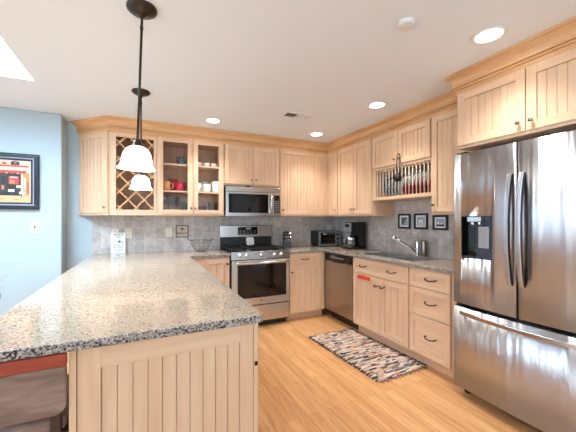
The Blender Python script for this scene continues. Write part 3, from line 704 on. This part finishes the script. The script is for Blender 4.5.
for (x, y, L_, tilt, lb) in ((-.006, 1.786, .676, -.036, 'bell-shaped glass pendant hanging nearest the camera over the peninsula'), (-.018, 2.945, .676, 0, 'farther bell-shaped glass pendant, over the far end of the peninsula')):
    t = thing('pendant_lamp', (x, y, H), lb, 'pendant lamp', 'bell pendants over the peninsula')
    MB().lathe([(.074, -.0005), (.074, -.012), (.062, -.018), (.058, -.024), (.030, -.030), (.022, -.036), (.010, -.050), (.008, -.052)], (x, y, H), n=32).build('canopy', 'pendant_bronze', t)
    R_ = Matrix.Translation((x, y, H-.045)) @ Matrix.Rotation(-tilt, 4, Vector((math.sin(.4419), math.cos(.4419), 0)))
    MB(R_).tube([(0,0,0), (0,0,-L_+.035)], .0065, 12).lathe([(.010,.004),(.011,-.006),(.007,-.01)], (0,0,0), n=12).lathe([(.0085,-.05),(.0085,-.07)], (0,0,0), n=12).build('rod', 'pendant_bronze', t)
    MB(R_).lathe([(.010, .032), (.018, .022), (.022, .0), (.027, -.006), (.026, -.014)], (0, 0, -L_), n=24).build('socket', 'pendant_bronze', t)
    MB(R_).lathe([(q_*.89, z_*.89) for q_, z_ in [(.030, -.010), (.042, -.014), (.060, -.028), (.074, -.05), (.081, -.08), (.086, -.110), (.094, -.130), (.1045, -.141), (.1045, -.145), (.092, -.134), (.083, -.112), (.078, -.08), (.071, -.052), (.057, -.032), (.030, -.018)]], (0, 0, -L_), n=40).build('lamp_shade', 'lamp_glass', t)
    l = bpy.data.lights.new('pendant_bulb', 'POINT'); l.energy = PEND_W; l.color = WARM; l.shadow_soft_size = .025
    lo = bpy.data.objects.new('pendant_bulb', l); COL.objects.link(lo); lo.parent = t; lo.location = tuple((WORLD[t.name].inverted() @ R_) @ Vector((0, 0, -L_-.085)))
o = MB().lathe([(.048, -.0005), (.048, -.008), (.042, -.018), (.030, -.022), (.0, -.023)], (1.34, 1.275, H), n=28).build('smoke_detector', 'white_plastic', loc=(1.34, 1.275, H)); tag(o, 'small round white smoke detector on the ceiling', 'smoke detector')
t = thing('ceiling_vent', (1.483, 2.91, H), 'white rectangular air vent in the ceiling', 'vent')
b = MB(); x0, x1, y0, y1 = 1.325, 1.641, 2.83, 2.99
b.box(x0, x1, y0, y0+.022, H-.007, H-.0005); b.box(x0, x1, y1-.022, y1, H-.007, H-.0005); b.box(x0, x0+.022, y0+.022, y1-.022, H-.007, H-.0005); b.box(x1-.022, x1, y0+.022, y1-.022, H-.007, H-.0005); b.box(1.476, 1.49, y0+.022, y1-.022, H-.007, H-.0005)
b.build('frame', 'white_plastic', t)
MB().box(x0+.022, x1-.022, y0+.022, y1-.022, H-.0018, H-.0006).build('duct_opening', 'print_dark', t)
for j in range(2):
    for k in range(9):
        xx = x0+.03+j*.15+k*.0145
        m_ = MB(Matrix.Translation((xx, 0, H-.0045)) @ Matrix.Rotation(.7 if j else -.7, 4, 'Y')); m_.box(-.0045, .0045, y0+.022, y1-.022, -.0005, .0005); m_.build('louver', 'white_plastic', t)

# ------------------------------------------------------------------ things on the walls
def outlet(M, label, sw=False):
    t = thing('light_switch' if sw else 'power_outlet', M @ Vector((0,0,0)), label, 'light switch' if sw else 'outlet')
    MB(M).box(-.036, .036, -.006, -.0005, -.058, .058).build('cover_plate', 'white_plastic' if sw else 'ivory_plastic', t, bevel=.002)
    if sw: MB(M).box(-.006, .006, -.016, -.006, -.012, .012).build('toggle', 'ink', t, bevel=.002)
    else:
        for z in (-.024, .024):
            s_ = MB(M).box(-.016, .016, -.0075, -.0062, z-.014, z+.014).build('socket', 'ivory_plastic', t)
            MB(M).box(-.008, -.005, -.0082, -.0076, z-.005, z+.007).box(.005, .008, -.0082, -.0076, z-.005, z+.007).build('slot', 'ink', s_)
yo = YB-.0081
outlet(frame_back(-.162, yo, 1.15), 'ivory wall outlet just right of the white upright sign')
outlet(frame_back(-.30, yo, 1.152), 'ivory wall outlet partly hidden behind the white upright sign')
outlet(frame_back(.292, yo, 1.157), 'ivory wall outlet just left of the small dark-framed plaque')
outlet(frame_back(2.69, yo, 1.175), 'wall outlet in the corner above the toaster oven')
outlet(frame_back(-1.0, 3.93, 1.238), 'white light switch on the blue wall below the framed painting', True)
# small plaque
t = thing('wall_plaque', (.453, yo, 1.165), 'small square dark-framed plaque on the tiles, above the wire basket', 'plaque')
M = frame_back(.453, yo, 1.165); w_ = .078
MB(M).box(-w_, w_, -.012, -.0005, -w_, -w_+.010).box(-w_, w_, -.012, -.0005, w_-.010, w_).box(-w_, -w_+.010, -.012, -.0005, -w_+.010, w_-.010).box(w_-.010, w_, -.012, -.0005, -w_+.010, w_-.010).build('frame', 'dark_walnut', t)
MB(M).box(-w_+.0102, w_-.0102, -.006, -.0005, -w_+.0102, w_-.0102).build('board', 'plaque_board', t)
text('lettering', 'BEACH', .043, upright(M @ Matrix.Translation((0, -.007, -.025))), 'ink', t, sx=.92)
em = MB(M); em.cyl((0, -.0075, .004), (0, -.0075, .028), .004, 8)
for a in range(7):
    q = PI*a/6; em.tube([(0, -.0075, .028), (.018*math.cos(q), -.0075, .030+.014*math.sin(q)), (.030*math.cos(q), -.0075, .026+.010*math.sin(q))], [.003, .003, .0015], 6)
em.build('emblem', 'ink', t)
# upright sign on the counter
SGX, SGY = -.268, 4.125
t = thing('counter_sign', (SGX, SGY, ZC), 'tall white lettered sign standing on the peninsula counter against the tiles', 'sign')
M = Matrix.Translation((SGX, SGY, ZC+.0005)) @ Matrix.Rotation(-.06, 4, 'X')
MB(M).box(-.075, .075, -.009, .009, 0, .245).build('board', 'sign_white', t, bevel=.002)
T = lambda s, z, sz, mt='ink', sx=1: text('lettering', s, sz, upright(M @ Matrix.Translation((0, -.0095, z))), mt, t, sx=sx)
T('BEACH', .222, .034); T('LIFE', .193, .030)
em = MB(M)
for cx, cz, r_ in ((.012, .14, .026), (-.045, .147, .010), (.046, .122, .012)):
    for a in range(5):
        q = PI/2+2*PI*a/5; em.tube([(cx, -.0098, cz), (cx+r_*math.cos(q), -.0098, cz+r_*math.sin(q))], [r_*.28, r_*.08], 6)
em.build('emblem', 'ink_blue', t)
T('sun sand sea', .098, .022); T('relax unwind', .072, .022); T('stay awhile', .046, .022); T('enjoy', .022, .022)
# three framed prints over the sink
for k, (ya, yb, lb) in enumerate(((2.777, 2.592, 'leftmost of three small black-framed prints above the sink, with a dark letter-like shape'), (2.535, 2.352, 'middle of three small black-framed prints above the sink, with a pale grey picture'), (2.288, 2.11, 'rightmost of three small black-framed prints above the sink, half under the cabinet'))):
    yc = (ya+yb)/2; hw = (ya-yb)/2; zc = 1.296 if k < 2 else 1.283; hh = .088 if k < 2 else .078
    t = thing('framed_print', (XR-.0085, yc, zc), lb, 'picture frame', 'small framed prints above the sink')
    M = frame_right(XR-.0085, yc, zc); q = .022
    MB(M).box(-hw, hw, -.018, 0, -hh, -hh+q).box(-hw, hw, -.018, 0, hh-q, hh).box(-hw, -hw+q, -.018, 0, -hh+q, hh-q).box(hw-q, hw, -.018, 0, -hh+q, hh-q).build('frame', 'frame_black', t, bevel=.0015)
    MB(M).box(-hw+q, hw-q, -.008, 0, -hh+q, hh-q).build('mat', 'mat_white', t)
    pw, ph = hw-q-.018, hh-q-.016
    p = MB(M).box(-pw, pw, -.0095, -.0082, -ph, ph, 0)
    if k == 0: p.box(-pw*.6, -pw*.1, -.0102, -.0096, -ph*.8, ph*.8, 1).box(-pw*.1, pw*.6, -.0102, -.0096, ph*.35, ph*.8, 1).box(-pw*.1, pw*.35, -.0102, -.0096, -ph*.2, ph*.1, 1)
    if k == 1: p.box(-pw*.5, pw*.5, -.0102, -.0096, -ph*.9, ph*.3, 2).box(-pw*.2, pw*.2, -.0108, -.0103, -ph*.9, -ph*.1, 0)
    if k == 2: p.box(-pw, pw, -.0102, -.0096, -ph, -ph*.45, 1).box(-pw*.7, -pw*.2, -.0102, -.0096, -ph*.45, ph*.1, 2).box(pw*.1, pw*.7, -.0102, -.0096, -ph*.45, -ph*.1, 2)
    p.build('picture', ['print_grey', 'print_dark', 'mat_white'], t)
# framed painting on the blue wall
AX0, AX1, AZ0, AZ1 = -1.66, -.962, 1.416, 1.974; AY = 3.9295
t = thing('framed_painting', ((AX0+AX1)/2, AY, 1.7), 'black-framed painting of a shopfront on the blue wall at the far left', 'painting')
def ringf(b, x0, x1, z0, z1, w_, ya, yb, m=0): b.box(x0, x1, ya, yb, z0, z0+w_, m).box(x0, x1, ya, yb, z1-w_, z1, m).box(x0, x0+w_, ya, yb, z0+w_, z1-w_, m).box(x1-w_, x1, ya, yb, z0+w_, z1-w_, m)
b = MB(); ringf(b, AX0, AX1, AZ0, AZ1, .040, AY-.035, AY-.0005); b.build('frame', 'frame_black', t, bevel=.005)
b = MB(); ringf(b, AX0+.0405, AX1-.0405, AZ0+.0405, AZ1-.0405, .010, AY-.024, AY-.0005); b.build('liner', 'frame_silver', t, bevel=.002)
b = MB(); ringf(b, AX0+.051, AX1-.051, AZ0+.051, AZ1-.051, .018, AY-.014, AY-.0005); b.build('mat', 'art_dark', t)
x0, x1, z0, z1 = AX0+.07, AX1-.07, AZ0+.07, AZ1-.07; y_ = AY-.010
cv = MB(); cv.box(x0, x1, y_, AY-.001, z0, z1, 1)
def bit(a0, a1, c0, c1, m, l=1): cv.box(x0+(x1-x0)*a0, x0+(x1-x0)*a1, y_-.0006*l, y_-.0006*(l-1)-.0001, z0+(z1-z0)*c0, z0+(z1-z0)*c1, m)
bit(0, 1, 0, .16, 5); bit(0, .88, .16, .70, 2); bit(.89, .98, .17, .70, 3); bit(0, .94, .70, .76, 0); bit(0, .97, .845, .885, 0)
for k in range(12): bit(.02+.078*k, .055+.078*k, .685, .70, 0 if k % 2 else 1, 2)
for a in (.03, .30, .565): bit(a, a+.10, .24, .66, 4, 2); bit(a+.015, a+.085, .42, .62, 5 if a < .5 else 2, 3); bit(a+.03, a+.06, .30, .40, 3, 3)
for a in (.15, .42, .69): bit(a, a+.14, .43, .62, 0, 2); bit(a+.015, a+.085, .45, .53, 3, 3); bit(a+.02, a+.12, .585, .605, 6, 3)
for a, c_ in ((.10, .25), (.36, .23), (.685, .25), (.80, .35), (.835, .20)): bit(a, a+.085, c_, c_+.055, 6, 4); bit(a+.03, a+.045, c_-.07, c_, 4, 4)
for k in range(9): bit(.06+.1*k, .12+.1*k, .05+.012*(k % 3), .07+.012*(k % 3), 3 if k % 2 else 1, 2)
bit(.72, .84, .89, .97, 2, 3); bit(.75, .81, .91, .985, 4, 4); bit(.77, .80, .93, .96, 3, 5); bit(.60, .66, .90, .95, 0, 3); bit(.90, .93, .30, .60, 1, 2); bit(.95, .97, .22, .50, 0, 2); bit(.86, .885, .16, .70, 1, 2)
cv.build('canvas', ['art_red', 'art_cream', 'art_dark', 'art_orange', 'art_green', 'art_tan', 'mat_white'], t)

# ------------------------------------------------------------------ things on the counters
# wire basket
t = thing('wire_basket', (.66, 3.97, ZC), 'open wire fruit basket on the back counter left of the range', 'basket')
b = MB(Matrix.Translation((.66, 3.97, ZC)))
def ring(r, z, th): b.tube([(r*math.cos(2*PI*k/28), r*math.sin(2*PI*k/28), z) for k in range(28)], th, 6, closed=True)
ring(.055, .003, .003)
for r, z in ((.085, .035), (.108, .07), (.122, .105)): ring(r, z, .0018)
ring(.132, .140, .0032)
b.build('rings', 'nickel', t)
for k in range(12):
    a = 2*PI*k/12; P = [(.055, .004), (.078, .018), (.092, .045), (.108, .07), (.122, .105), (.132, .140)]
    MB(Matrix.Translation((.66, 3.97, ZC))).tube([(r*math.cos(a), r*math.sin(a), z) for r, z in P], .0018, 6).build('wire', 'nickel', t)
for s in (-1, 1):
    MB(Matrix.Translation((.66, 3.97, ZC))).tube([(s*.131, -.03, .142), (s*.155, -.02, .158), (s*.155, .02, .158), (s*.131, .03, .142)], .003, 8).build('handle', 'nickel', t)
# knife block
KX, KY = 1.865, 3.97
t = thing('knife_block', (KX, KY, ZC), 'black knife block on the counter right of the range', 'knife block')
MK = Matrix.Translation((KX, KY, ZC)) @ Matrix.Rotation(-.30, 4, 'Z')
pb = [(-.075, 0), (.085, 0), (.085, .03), (.075, .215), (.035, .225), (-.065, .095), (-.075, .03)]; n = len(pb)
b = MB(MK); b.add([(-.055, y, z) for y, z in pb]+[(.055, y, z) for y, z in pb], [tuple(range(n)), tuple(range(n, 2*n))[::-1]]+[(i, n+i, n+(i+1)%n, (i+1)%n) for i in range(n)])
b.build('block', 'black_plastic', t, bevel=.004)
proto = None; sl = Vector((0, .10, .13)).normalized(); nm = Vector((0, -.13, .10)).normalized()
for r in range(3):
    for k in range(3):
        p = MK @ (Vector((-.032+.032*k, -.065, .095)) + sl*(.03+.052*r) + nm*.002); u = (MK.to_3x3() @ nm).normalized(); lb = 'black and steel handled knife standing in the knife block right of the range'
        if proto is None:
            kn = thing('knife', p, lb, 'knife', 'knives in the block'); proto = kn
            MB().tube([p, p+u*.012], [.0105, .0105], 8).build('bolster', 'chrome', kn)
            MB().tube([p+u*.0122, p+u*.03, p+u*.055, p+u*.066], [.009, .0105, .010, .009], 8).build('handle', 'black_gloss', kn)
            MB().tube([p+u*.0662, p+u*.074], [.0095, .008], 8).build('end_cap', 'chrome', kn)
        else: dup(proto, p)
# toaster oven
t = thing('toaster_oven', (2.53, 4.0, ZC), 'black toaster oven with a glass door in the counter corner', 'toaster oven')
TX0, TX1, TF, TZ0, TZ1 = 2.352, 2.742, 3.895, ZC+.012, 1.148
MB().box(TX0, TX1, TF+.012, 4.145, TZ0, TZ1).build('body', 'black_plastic', t, bevel=.008)
for x in (TX0+.03, TX1-.03):
    for y in (TF+.04, 4.11): MB().cyl((x, y, ZC+.0003), (x, y, TZ0+.001), .012, 10).build('foot', 'black_plastic', t)
fp = MB(); ringf(fp, TX0+.004, TX1-.004, TZ0+.004, TZ1-.004, .022, TF, TF+.012); fp.box(TX1-.105, TX1-.026, TF, TF+.012, TZ0+.026, TZ1-.026); fp.build('front_panel', 'frame_silver', t)
dg = MB().box(TX0+.027, TX1-.106, TF+.001, TF+.0115, TZ0+.027, TZ1-.027).build('door', 'oven_glass', t)
MB().box(TX0+.04, TX1-.12, TF-.001, TF+.0008, TZ0+.10, TZ0+.106).box(TX0+.04, TX1-.12, TF-.001, TF+.0008, TZ0+.05, TZ0+.054).build('rack', 'nickel', dg)
MB().tube([(TX0+.06, TF+.003, TZ1-.045), (TX0+.06, TF-.022, TZ1-.045), (TX1-.14, TF-.022, TZ1-.045), (TX1-.14, TF+.003, TZ1-.045)], .006, 8).build('handle', 'chrome', dg)
for z in (.045, .105, .165): MB().lathe([(.019, 0), (.017, .018), (.003, .02)], (TX1-.065, TF-.0002, TZ0+z), Matrix.Rotation(PI/2, 3, 'X'), 16).build('knob', 'black_plastic', t)
# coffee maker
t = thing('coffee_maker', (2.63, 3.41, ZC), 'black and chrome drip coffee maker on the counter beside the toaster oven', 'coffee maker')
CX0, CX1, CY0, CY1 = 2.505, 2.735, 3.305, 3.515
MB().box(CX0, CX1, CY0, CY1, ZC+.0005, ZC+.03).build('base', 'black_plastic', t, bevel=.006)
MB().box(CX0+.125, CX1, CY0, CY1, ZC+.0305, ZC+.372).build('tank', 'black_gloss', t, bevel=.010)
hd_ = MB().box(CX0, CX0+.124, CY0+.004, CY1-.004, ZC+.225, ZC+.372).build('brew_head', 'black_gloss', t, bevel=.010)
MB().box(CX0-.004, CX0-.0002, CY0+.02, CY1-.02, ZC+.235, ZC+.36).build('front_plate', 'frame_silver', hd_, bevel=.0015)
MB().box(CX0-.006, CX0-.0042, CY0+.06, CY1-.06, ZC+.30, ZC+.34).build('display', 'black_gloss', hd_)
ca = MB().lathe([(.0, .0315), (.058, .0315), (.074, .05), (.076, .09), (.062, .14), (.048, .17), (.050, .182), (.0, .184)], (CX0+.058, (CY0+CY1)/2, ZC), n=26).build('carafe', 'carafe_glass', t)
MB().lathe([(.049, .150), (.0645, .130), (.066, .133), (.051, .176), (.049, .176)], (CX0+.058, (CY0+CY1)/2, ZC), n=26).build('band', 'chrome', ca)
MB().tube([(CX0+.0, CY1-.06, ZC+.165), (CX0-.03, CY1-.06+.02, ZC+.155), (CX0-.038, CY1-.04, ZC+.10), (CX0-.012, CY1-.055, ZC+.055)], .008, 8).build('handle', 'black_plastic', ca)
MB().lathe([(.071, .0302), (.071, .0312), (.0, .0313)], (CX0+.058, (CY0+CY1)/2, ZC), n=24).build('warming_plate', 'chrome', t)

# ------------------------------------------------------------------ contents of the glass cabinet
def mug(x, y, z, mat, label, r=.040, h=.095, hd=-1, group='mugs behind the glass doors'):
    t = thing('mug', (x, y, z), label, 'mug', group); M = Matrix.Translation((x, y, z+.0005)) @ Matrix.Scale(1.12, 4)
    MB(M).lathe([(.0, 0), (r*.85, 0), (r, .012), (r, h), (r-.004, h), (r-.005, .014), (.0, .01)], n=20).build('cup', mat, t)
    MB(M).tube([(hd*(r-.001), -.012, h*.8), (hd*(r+.020), -.016, h*.78), (hd*(r+.026), -.018, h*.5), (hd*(r+.016), -.016, h*.25), (hd*(r-.001), -.012, h*.2)], .0048, 8).build('handle', mat, t)
def tumbler(x, y, z, r, h, label, group='drinking glasses on the bottom shelf'):
    o = MB().lathe([(.0, .0005), (r*.82, .0005), (r*.85, .004), (r, h), (r-.0025, h), (r*.8, .012), (.0, .010)], (x, y, z), n=20).build('drinking_glass', 'tumbler_glass', loc=(x, y, z)); tag(o, label, 'glass', group)
def goblet(x, y, z, label, r=.034, h=.15, group='stemmed glasses on the bottom shelf'):
    t = thing('stemmed_glass', (x, y, z), label, 'glass', group)
    MB().lathe([(r, .0005), (r*.9, .003), (.006, .008)], (x, y, z), n=20).build('foot', 'tumbler_glass', t)
    MB().cyl((x, y, z+.008), (x, y, z+.065), .004, 8).build('stem', 'tumbler_glass', t)
    MB().lathe([(.005, .065), (r*.8, .085), (r, .115), (r*.85, h), (r*.82, h), (r*.95, .115), (r*.75, .088), (.004, .07)], (x, y, z), n=20).build('bowl', 'tumbler_glass', t)
yf, yb = 3.91, 4.06
z = SH[1]
mug(.245, 3.92, z, 'ceramic_orange', 'orange mug at the left of the middle shelf in the left glass door', .043, .10, 1)
mug(.40, 3.915, z, 'ceramic_crimson', 'crimson mug in front on the middle shelf in the left glass door', .041, .085, 1)
mug(.335, 4.05, z, 'ceramic_red', 'taller red mug behind the others on the middle shelf in the left glass door', .05, .135, 1)
mug(.477, 4.0, z, 'ceramic_dark', 'dark grey-green mug at the right of the middle shelf in the left glass door', .040, .10, -1)
mug(.617, 3.95, z, 'ceramic_white', 'white mug at the left of the middle shelf in the right glass door', .040, .10, -1)
mug(.718, 3.90, z, 'ceramic_white', 'front white mug in the middle of the middle shelf in the right glass door', .043, .085, -1)
mug(.843, 3.945, z, 'ceramic_white', 'large white mug at the right of the middle shelf in the right glass door', .046, .125, -1)
mug(.72, 4.07, z, 'ceramic_white', 'tall white mug behind the others on the middle shelf in the right glass door', .042, .13, -1)
z = SH[2]
t = thing('pitcher', (.43, 3.97, z), 'small blue-grey pitcher on the top shelf behind the left glass door', 'pitcher')
MB().lathe([(.0, .0005), (.034, .0005), (.052, .025), (.052, .045), (.036, .075), (.024, .095), (.03, .112), (.027, .112), (.019, .094), (.0, .08)], (.43, 3.97, z), n=22).build('body', 'ceramic_blue', t)
MB().tube([(.406, 3.965, z+.098), (.372, 3.955, z+.092), (.366, 3.955, z+.06), (.380, 3.96, z+.04)], .005, 8).build('handle', 'ceramic_blue', t)
for k, (x, y, lb) in enumerate(((.628, 3.93, 'left white bowl'), (.722, 3.92, 'middle white bowl'), (.815, 3.93, 'right white bowl'))):
    o = MB().lathe([(.0, .0005), (.022, .0005), (.034, .014), (.044, .045), (.041, .045), (.031, .018), (.0, .008)], (x, y, z), n=24).build('bowl', 'ceramic_white', loc=(x, y, z)); tag(o, lb+' on the top shelf behind the right glass door', 'bowl', 'white bowls on the top shelf')
z = SH[0]
for k, (x, y) in enumerate(((.215, 3.93), (.275, 3.98), (.33, 3.91), (.385, 4.0))):
    goblet(x, y, z, ('first', 'second', 'third', 'fourth')[k]+' stemmed glass from the left on the bottom shelf of the left glass door', h=(.14, .20, .16, .19)[k])
tumbler(.425, 3.90, z, .034, .12, 'clear tumbler right of the stemmed glasses on the bottom shelf of the left glass door'); tumbler(.49, 3.97, z, .030, .11, 'clear tumbler at the far right on the bottom shelf of the left glass door')
for k, (x, h_) in enumerate(((.625, .075), (.695, .075), (.765, .125), (.842, .125))):
    tumbler(x, 3.92+(k%2)*.02, z, .033, h_, ('short clear tumbler at the left end', 'second short clear tumbler from the left', 'taller clear tumbler second from the right', 'tall clear tumbler at the right end')[k]+', bottom shelf, right glass door')

# ------------------------------------------------------------------ plates in the rack
def plate_mb(r):
    return [(.0, -.003), (r*.55, -.003), (r*.62, .0015), (r*.97, .0105), (r, .0127), (r*.985, .0146), (r*.62, .005), (r*.55, .0008), (.0, .0008)]
def plate(y, x, r, mr, mc, label, group, zb):
    t = thing('plate', (x, y, zb), label, 'plate', group)
    Mx = Matrix.Translation((x, y, zb+r+.001)) @ Matrix.Rotation(PI/2+.03, 4, 'X')
    p = plate_mb(r)
    q_ = .88
    zt2 = .005+(.0146-.005)*(q_-.62)/(.985-.62); zb2 = .0015+(.0105-.0015)*(q_-.62)/(.97-.62)
    MB(Mx).lathe([(r*q_, zb2)]+p[3:6]+[(r*q_, zt2)], n=36).build('rim', mr, t); MB(Mx).lathe([(r*q_, zt2)]+p[6:9], n=36).lathe(p[0:3]+[(r*q_, zb2)], n=36).build('center', mc, t)
    return t
yq = [Y0-.06-(k+.5)*DY for k in range(ND-1)]
zb = Z0+.0185
ordw = ['first', 'second', 'third', 'fourth', 'fifth', 'sixth', 'seventh', 'eighth']
for k in range(5):
    plate(yq[k+1]-.006, 2.615, .125, 'plate_teal', 'ceramic_white', ordw[k]+' grey-rimmed plate from the left in the plate rack', 'grey-rimmed plates in the rack', zb)
plate(yq[6]-.004, 2.615, .115, 'ceramic_white', 'ceramic_white', 'white plate between the grey-rimmed and the red plates in the rack', 'white plates in the rack', zb)
for k in range(8):
    plate(yq[7+k]-.011, 2.570, .082, 'plate_red', 'ceramic_red', ordw[k]+' red plate from the left in the plate rack', 'red plates in the rack', zb)
    plate(yq[7+k]+.013, 2.625, .128, 'ceramic_white', 'ceramic_white', 'tall white plate behind the '+ordw[k]+' red plate in the rack', 'white plates in the rack', zb)
# dark loop hung on the right rack-door knob
xk, yk, zk = XU-.042, 2.412, 1.965
t = thing('hanging_utensil', (xk, yk, zk), 'dark utensil hanging from a cabinet knob in front of the plate rack', 'utensil')
MB().tube([(xk, yk-.012, 1.80), (xk, yk-.022, 1.90), (xk, yk-.022, 1.985), (xk, yk-.012, 2.008), (xk, yk+.006, 2.008), (xk, yk+.020, 1.985), (xk, yk+.022, 1.90), (xk, yk+.014, 1.80)], .0042, 8).build('loop', 'black_iron', t)
MB().lathe([(.004, .0), (.028, -.01), (.034, -.05), (.03, -.085), (.006, -.09)], (xk, yk+.004, 1.805), n=16).build('head', 'black_iron', t)

# ------------------------------------------------------------------ rug
t = thing('rag_rug', (1.978, 2.455, 0), 'multicoloured woven rag rug on the wood floor in front of the sink', 'rug', rot=(0, 0, .04))
RM = WORLD[t.name]; names = ['rug_cream', 'rug_black', 'rug_pink', 'rug_grey', 'rug_tan', 'rug_red', 'rug_white', 'rug_brown']
b = MB(RM); NS = 74; Lr = 1.06; wr = .285
wts = [6, 2.6, 3, 2.2, 4, .5, 3, 2.2]
for k in range(NS):
    y0 = -Lr/2+Lr*k/NS; y1 = y0+Lr/NS*.94; xa = -wr+random.uniform(-.012, .012); xb = wr+random.uniform(-.012, .012)
    x = xa; mi = random.choices(range(8), wts)[0]
    while x < xb:
        l_ = random.uniform(.012, .085); xe = min(xb, x+l_); h_ = random.uniform(.008, .013); j = random.uniform(-.003, .003)
        b.box(x, xe-.0008, y0+j, y1+j, .0008, h_, mi); x = xe
        if random.random() < .75: mi = random.choices(range(8), wts)[0]
b.build('weave', names, t, bevel=.002)
fr = MB(RM)
for s in (-1, 1):
    for k in range(26):
        x = -wr+.02+(2*wr-.04)*k/25
        fr.tube([(x, s*Lr/2-s*.004, .008), (x+random.uniform(-.006, .006), s*(Lr/2+.018), .005), (x+random.uniform(-.012, .012), s*(Lr/2+random.uniform(.026, .04)), .0035)], [.004, .003, .0018], 5)
o = fr.build('fringe', 'rug_brown', t); o['kind'] = 'stuff'
kn_ = MB(RM)
for sx in (-1, 1):
    for k in range(30):
        y = -Lr/2+Lr*(k+.5)/30; kn_.tube([(sx*(wr-.008), y, .012), (sx*(wr+.010), y+random.uniform(-.01, .01), .009), (sx*(wr+random.uniform(.013, .022)), y+random.uniform(-.014, .014), .004)], [.007, .0065, .003], 6)
kn_.build('edge_knots', 'rug_black', t)['kind'] = 'stuff'

# ------------------------------------------------------------------ seating and dining side
t = thing('counter_stool', (-.46, 1.42, 0), 'red wood stool with a taupe back, tucked under the left overhang of the peninsula', 'stool')
SX_0, SX_1 = -.72, -.2255
b = MB(); b.box(SX_0, SX_1, 1.202, 1.226, .833, .876); b.build('top_rail', 'stool_wood', t, bevel=.006)
pts = arc(SX_1-.035-.001, .676+.035, .035, 270, 360) + [(SX_1-.001, .832), (SX_0+.001, .832)] + arc(SX_0+.036, .676+.035, .035, 180, 270)
MB(Matrix(((1,0,0,0),(0,0,-1,1.224),(0,1,0,0),(0,0,0,1)))).prism(pts, 0, .016).build('back_cushion', 'stool_fabric', t, bevel=.005)
for x in (SX_0+.02, SX_1-.05):
    MB().box(x, x+.03, 1.2265, 1.25, 0, .874).build('leg', 'dark_walnut', t, bevel=.003)
    MB().box(x, x+.03, 1.60, 1.63, 0, .57).build('leg', 'dark_walnut', t, bevel=.003)
MB().box(SX_0, SX_1, 1.252, 1.63, .5702, .596).build('seat_frame', 'dark_walnut', t, bevel=.004)
MB().box(SX_0+.01, SX_1-.01, 1.26, 1.62, .5965, .64).build('seat', 'stool_fabric', t, bevel=.015, seg=3)
for y in (1.229, 1.603): MB().box(SX_0+.03, SX_1-.03, y, y+.02, .2, .225).build('stretcher', 'dark_walnut', t)
# plant stand, vase and dried stems by the blue wall
t = thing('plant_stand', (-1.225, 3.45, 0), 'slim dark stand by the blue wall at the far left', 'plant stand')
MB().lathe([(.0, .53), (.10, .53), (.10, .55), (.0, .55)], (-1.225, 3.45, 0), n=28).build('top', 'dark_walnut', t)
for k in range(3):
    a = 2*PI*k/3+.5; MB().cyl((-1.225+.12*math.cos(a), 3.45+.12*math.sin(a), 0), (-1.225+.08*math.cos(a), 3.45+.08*math.sin(a), .53), .011, 10).build('leg', 'dark_walnut', t)
t = thing('vase', (-1.225, 3.45, .5505), 'dark grey vase with wispy dried stems at the left edge, by the blue wall', 'vase')
MB().lathe([(.0, 0), (.06, 0), (.098, .05), (.108, .10), (.092, .15), (.055, .19), (.05, .2), (.045, .2), (.05, .185), (.0, .1)], (-1.225, 3.45, .5505), n=28).build('body', 'vase_grey', t)
for k in range(14):
    a = random.uniform(0, 2*PI); r_ = random.uniform(.08, .17); z_ = random.uniform(.12, .30)
    MB().tube([(-1.225, 3.45, .7), (-1.225+.05*math.cos(a), 3.45+.05*math.sin(a), .5505+.24), (-1.225+r_*math.cos(a), 3.45+r_*math.sin(a), .5505+z_)], [.002, .0016, .0008], 5).build('stem', 'dry_grass', t)
